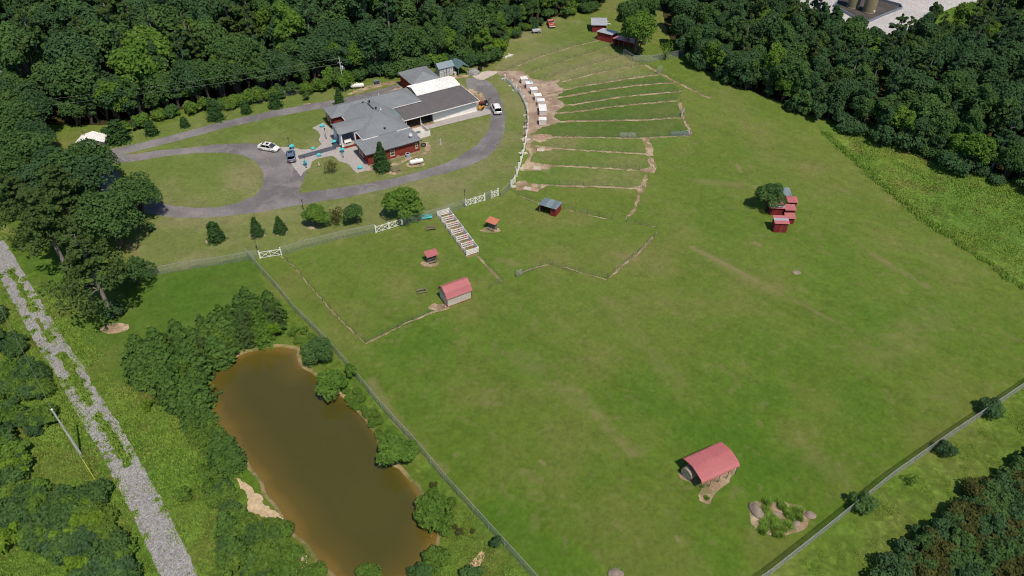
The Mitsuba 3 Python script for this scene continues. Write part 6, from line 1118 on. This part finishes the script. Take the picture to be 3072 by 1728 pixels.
# trailer and wrecked pickup in the far corner, pale scrap
def wheel(par, F, x, y, r_, w, name='wheel'):
    k = lput(par, name, MB().tube([(x, y - w / 2, r_), (x, y + w / 2, r_)], r_, 16), 'm_tyre', F, 40); lput(k, 'rim', MB().tube([(x, y - w / 2 - .01, r_), (x, y + w / 2 + .01, r_)], r_ * .6, 12), 'm_galv', F, 40)
princ('m_tyre', (.02, .02, .022), .8)
F = frame(*(7.07, 204.06), 14); tl = thing('boat_trailer', 'small silver utility trailer parked at the woodland corner', 'trailer'); lput(tl, 'bed', MB().box(-1.3, 1.3, -.7, .7, .5, .58), 'm_pale_grey', F)
for y in (-.72, .68): lput(tl, 'side', MB().box(-1.3, 1.3, y, y + .04, .58, .95), 'm_galv', F)
lput(tl, 'tongue', MB().beam((-1.3, 0, .5), (-2.3, 0, .4), .1, .1), 'm_galv', F); wheel(tl, F, .3, -.85, .3, .18); wheel(tl, F, .3, .85, .3, .18); lput(tl, 'headboard', MB().box(-1.34, -1.3, -.7, .7, .5, 1.0), 'm_galv', F)
# vehicles -------------------------------------------------------
def car(name, label, pos, deg, body_mat, L, W, H, kind, roofbits=True):
    """body of lofted sections (x forwards), then glass, wheels and lights as parts"""
    c = thing(name, label, 'car'); F = frame(*pos, deg); hw_ = W / 2
    if kind == 'sedan': low = [(-.5, .45, .86, .80), (-.47, .30, .92, .93), (-.30, .24, .95, 1.0), (.0, .22, .93, 1.0), (.25, .24, .90, 1.0), (.42, .28, .78, .95), (.49, .34, .66, .82), (.5, .42, .56, .70)]; cab = [(-.40, .93), (-.22, H - .06), (-.02, H), (.10, H - .05), (.28, .90)]
    else: low = [(-.5, .5, .95, .86), (-.48, .34, 1.02, .96), (-.30, .26, 1.04, 1.0), (.0, .24, 1.02, 1.0), (.25, .26, 1.0, 1.0), (.42, .30, .92, .95), (.49, .38, .78, .84), (.5, .46, .66, .74)]; cab = [(-.485, 1.0), (-.41, H - .10), (-.25, H), (.05, H - .02), (.13, H - .10), (.28, 1.0)]
    V, Fc, n = [], [], 12
    for x, z0, z1, w in low:
        h = hw_ * w; zm = (z0 + z1) / 2
        V += [(x * L, -h * .86, z0), (x * L, -h, z0 + .12), (x * L, -h, zm), (x * L, -h * .97, z1 - .10), (x * L, -h * .86, z1), (x * L, -h * .4, z1 + .02), (x * L, h * .4, z1 + .02), (x * L, h * .86, z1), (x * L, h * .97, z1 - .10), (x * L, h, zm), (x * L, h, z0 + .12), (x * L, h * .86, z0)]
    for i in range(len(low) - 1):
        for j in range(n): k = (j + 1) % n; Fc += [[i * n + j, (i + 1) * n + j, (i + 1) * n + k], [i * n + j, (i + 1) * n + k, i * n + k]]
    Fc += [[0, j + 1, j] if False else [0, j, j + 1] for j in range(1, n - 1)]; e = (len(low) - 1) * n; Fc += [[e, e + j + 1, e + j] for j in range(1, n - 1)]
    bm = MB(); bm.add(V, Fc); lput(c, 'body', bm, body_mat, F, 38)
    # cabin: glass shell with painted roof and pillars
    tw = .70; pts = [(x * L, z) for x, z in cab]
    g = MB(); 
    def hwid(z): return hw_ * (.90 - (.90 - tw) * max(0, (z - .9)) / (H - .9))
    ring = [(x, -hwid(z), z) for x, z in pts]; ring2 = [(x, hwid(z), z) for x, z in pts]; m = len(pts)
    roofset = [i for i, (x, z) in enumerate(pts) if z > H - .08]
    side = MB(); side.poly(ring); side.poly(ring2[::-1]); lput(c, 'side_window', side, 'm_glass', F)
    for nm, (i, j) in (('windscreen', (m - 2, m - 1)), ('rear_window', (0, 1))):
        q = MB(); q.poly([ring[i], ring2[i], ring2[j], ring[j]] if nm == 'rear_window' else [ring[i], ring[j], ring2[j], ring2[i]]); lput(c, nm, q, 'm_glass', F)
    rf_ = MB()
    for i in range(1, m - 2): rf_.poly([(ring[i][0], ring[i][1] - .02, ring[i][2] + .012), (ring[i + 1][0], ring[i + 1][1] - .02, ring[i + 1][2] + .012), (ring2[i + 1][0], ring2[i + 1][1] + .02, ring2[i + 1][2] + .012), (ring2[i][0], ring2[i][1] + .02, ring2[i][2] + .012)])
    lput(c, 'roof', rf_, body_mat, F, 38)
    pl = MB()
    for rr2, sg in ((ring, -1), (ring2, 1)):
        for i, j in [(k, k + 1) for k in range(m - 1)]: a, b_ = np.array(rr2[i]) + [0, sg * .012, 0], np.array(rr2[j]) + [0, sg * .012, 0]; pl.beam(a, b_, .06, .07)
        mid = (np.array(rr2[m // 2]) * 1.0); pl.beam(mid + [0, sg * .012, 0], (mid[0] - .05, sg * hw_ * .9, .95), .05, .07)
    lput(c, 'pillar', pl, body_mat, F)
    wr = .33 if kind == 'sedan' else .36
    for x in (-.31 * L, .32 * L):
        for y in (-hw_ + .08, hw_ - .08): wheel(c, F, x, y, wr, .22)
    for y in (-hw_ * .62, hw_ * .62):
        lput(c, 'headlight', MB().box(.472 * L, .492 * L, y - .16, y + .16, .60, .72), 'm_lamp_glass', F); lput(c, 'tail_light', MB().box(-.502 * L, -.484 * L, y - .16, y + .16, .68, .84), 'm_tail', F); sg = 1 if y > 0 else -1
        lput(c, 'mirror', MB().box(.17 * L, .20 * L, sg * hw_ * 1.12 - .07, sg * hw_ * 1.12 + .07, .95, 1.08).beam((.185 * L, sg * hw_ * .9, .98), (.185 * L, sg * hw_ * 1.1, 1.0), .04, .04), body_mat, F)
    lput(c, 'bumper', MB().box(.475 * L, .503 * L, -hw_ * .7, hw_ * .7, .30, .44).box(-.503 * L, -.475 * L, -hw_ * .75, hw_ * .75, .34, .48), 'm_dark_trim', F); lput(c, 'number_plate', MB().box(-.509 * L, -.5035 * L, -.25, .25, .52, .64), 'm_trim', F); lput(c, 'grille', MB().box(.493 * L, .5045 * L, -.35, .35, .46, .58), 'm_dark_trim', F)
    return c, F
princ('m_lamp_glass', (.55, .57, .60), .15, .8); princ('m_tail', (.35, .01, .01), .2, .8)
princ('m_car_white', (.80, .80, .80), .25, .5, 0.0, clearcoat=.8, clearcoat_gloss=.9); princ('m_car_blue', (.15, .215, .33), .25, .6, .35, clearcoat=.8, clearcoat_gloss=.9)
c_, F = car('white_sedan', 'white sedan with a sunroof parked on the drive in front of the house', (-52.43, 137.35), -18, 'm_car_white', 4.75, 1.85, 1.44, 'sedan'); lput(c_, 'sunroof', MB().box(-.55, .12, -.42, .42, 1.445, 1.462), 'm_black', F)
c_, F = car('blue_hatchback', 'metallic blue hatchback parked at the end of the front walk', (-46.79, 133.69), 107, 'm_car_blue', 4.45, 1.82, 1.55, 'suv'); lput(c_, 'sunroof', MB().box(-.35, .25, -.42, .42, 1.548, 1.562), 'm_black', F)
c_, F = car('white_suv', 'white sport utility vehicle with roof rails on the right bend of the driveway', (-3.69, 155.44), 103, 'm_car_white', 4.75, 1.9, 1.72, 'suv')
for y in (-.62, .62): lput(c_, 'roof_rail', MB().tube([(-1.7, y, 1.69), (-1.5, y, 1.77), (.2, y, 1.77), (.4, y, 1.70)], .03, 6), 'm_galv', F, 40)
# old pickup: red, rear towards us
princ('m_faded_red', lambda p, n, uv: mix((.38, .07, .05), (.58, .30, .25), smoothstep(.4, .65, fbm(p.x * 2, p.y * 2, p.z * 2, 3))), .6)
F = frame(*(11.41, 209.47), 97); pk = thing('old_pickup', 'old faded red and white pickup truck at the woodland edge', 'truck')
lput(pk, 'bed', MB().box(-2.3, -.4, -.9, .9, .5, .62).box(-2.3, -.4, -.92, -.86, .62, 1.1).box(-2.3, -.4, .86, .92, .62, 1.1).box(-2.36, -2.305, -.9, .9, .5, 1.1), 'm_faded_red', F); lput(pk, 'cab', MB().box(-.38, .95, -.9, .9, .5, 1.1).prism([(-.36, -.88, 1.1), (.9, -.88, 1.1), (.55, -.78, 1.7), (-.3, -.78, 1.7)], 0, 0, (0, 1.7, 0)), 'm_faded_red', F)
lput(pk, 'hood', MB().box(.96, 2.2, -.88, .88, .5, 1.05), 'm_faded_red', F); lput(pk, 'rear_window', MB().box(-.40, -.385, -.65, .65, 1.18, 1.6), 'm_glass', F); lput(pk, 'bumper', MB().box(-2.46, -2.37, -.85, .85, .5, .66), 'm_trim', F)
for x in (-1.45, 1.5):
    for y in (-.82, .82): wheel(pk, F, x, y, .36, .22)
# tractor mower
F = frame(*(-7.33, 156.46), 75); mw = thing('yellow_mower', 'yellow riding mower parked at the end of the white kennel wall', 'mower'); princ('m_yellow_paint', (.62, .30, .015), .4)
lput(mw, 'hood', MB().box(-1.0, -.15, -.32, .32, .35, .78), 'm_yellow_paint', F, False); lput(mw, 'fender', MB().box(-.1, .75, -.5, .5, .45, .62), 'm_yellow_paint', F); lput(mw, 'seat', MB().box(.25, .7, -.24, .24, .63, .72).box(.66, .74, -.24, .24, .72, 1.1), 'm_black', F); lput(mw, 'steering_wheel', MB().tube([(-.05 + .0 * a, .2 * math.cos(a), .95 + .2 * math.sin(a)) for a in np.linspace(0, 6.283, 13)], .02, 5, False).beam((-.2, 0, .75), (-.05, 0, .95), .04, .04), 'm_black', F); lput(mw, 'deck', MB().box(-.6, .3, -.65, .65, .12, .3), 'm_black', F)
for x, r_ in ((-.75, .2), (.5, .3)):
    for y in (-.45, .45): wheel(mw, F, x, y, r_, .2)
F = frame(*(-6.67, 158.36), 20); tr2 = thing('small_tractor', 'dark small tractor with a raised arm behind the yellow mower', 'tractor'); lput(tr2, 'chassis', MB().box(-1.1, .9, -.22, .22, .45, .75), 'm_dark_trim', F); lput(tr2, 'hood', MB().box(-1.15, -.1, -.28, .28, .75, 1.05), 'm_trim_red', F); lput(tr2, 'seat', MB().box(.3, .7, -.22, .22, .8, .9).box(.66, .74, -.22, .22, .9, 1.25), 'm_black', F); lput(tr2, 'arm', MB().beam((.8, 0, .7), (1.5, .1, 1.5), .12, .12).beam((1.5, .1, 1.5), (1.9, .15, 1.2), .1, .1), 'm_dark_trim', F)
for x, r_ in ((-.85, .3), (.55, .48)):
    for y in (-.5, .5): wheel(tr2, F, x, y, r_, .24)
for i, (p, L_, dg, lab_) in enumerate((((27.49, 212.38), 2.2, 20, 'long pale board in the scrap heap behind the farthest shed'), ((28.21, 210.78), 1.6, -30, 'short pale board in the scrap heap behind the farthest shed'), ((27.01, 214.54), 2.6, 5, 'weathered board lying at the edge of the scrap heap'), ((-1.07, 187.04), 1.8, 30, 'white plank lying on the grass at the woodland corner'), ((-0.36, 187.93), 1.4, -15, 'short white plank beside the plank at the woodland corner'), ((-1.61, 186.16), 1.0, 70, 'white scrap piece at the woodland corner'))):
    put(None, 'scrap_board', MB().box(-L_ / 2, L_ / 2, -.14, .14, .02, .10 + .06 * i).ply('m_trim', False, frame(*p, dg))); labels[list(scene)[-1]] = {'label': lab_, 'category': 'board'}
# storage tanks beyond the right woodland
princ('m_tank_olive', lambda p, n, uv: mix((.20, .185, .11), (.255, .235, .15), fbm(p.x * .3, p.y * .3, p.z * .2, 3)), .5)
cx, cy = (108.44, 220.66); cx2, cy2 = (105.13, 224.69)
for i, (x, y, lab_) in enumerate(((cx, cy, 'right olive storage tank standing in the dark containment basin'), (cx2, cy2, 'left olive storage tank standing in the dark containment basin'))):
    k = thing('storage_tank', lab_, 'storage tank'); F = frame(x, y, 0); lput(k, 'shell', MB().lathe([(1.8, .02), (1.8, 7.5)], 28), 'm_tank_olive', F, 40); lput(k, 'roof', MB().lathe([(1.84, 7.5), (.001, 8.1)], 28), 'm_tank_olive', F, 40); lput(k, 'base_ring', MB().lathe([(1.9, 0), (1.9, .25), (1.81, .3)], 28), 'm_tank_olive', F, 40); lput(k, 'manhole', MB().tube([(.9, -1.52, .8), (.95, -1.75, .8)], .32, 12), 'm_trim', F, 40)
BAS = Polygon([(99.36, 225.28), (102.06, 215.64), (104.42, 211.31), (111.68, 217.29), (119.65, 223.24), (120.22, 225.87), (115.89, 230.66), (113.55, 235.60), (105.64, 234.35)])
bs = thing('containment_basin', 'dark lined containment basin with a low rim round the storage tanks', 'basin'); put(bs, 'floor', mikit.ply(trimesh.Trimesh(*sheet(BAS, .04), process=False), 'm_basin')); diffuse('m_basin', lambda p, n, uv: mix((.060, .055, .055), (.13, .12, .12), fbm(p.x * .3, p.y * .3, 1., 3)))
wl_ = MB(); q = list(BAS.exterior.coords)
for a, b_ in zip(q[:-1], q[1:]): wl_.beam((*a, .35), (*b_, .35), .25, .7)
put(bs, 'rim', wl_.ply('m_gate_blue'))
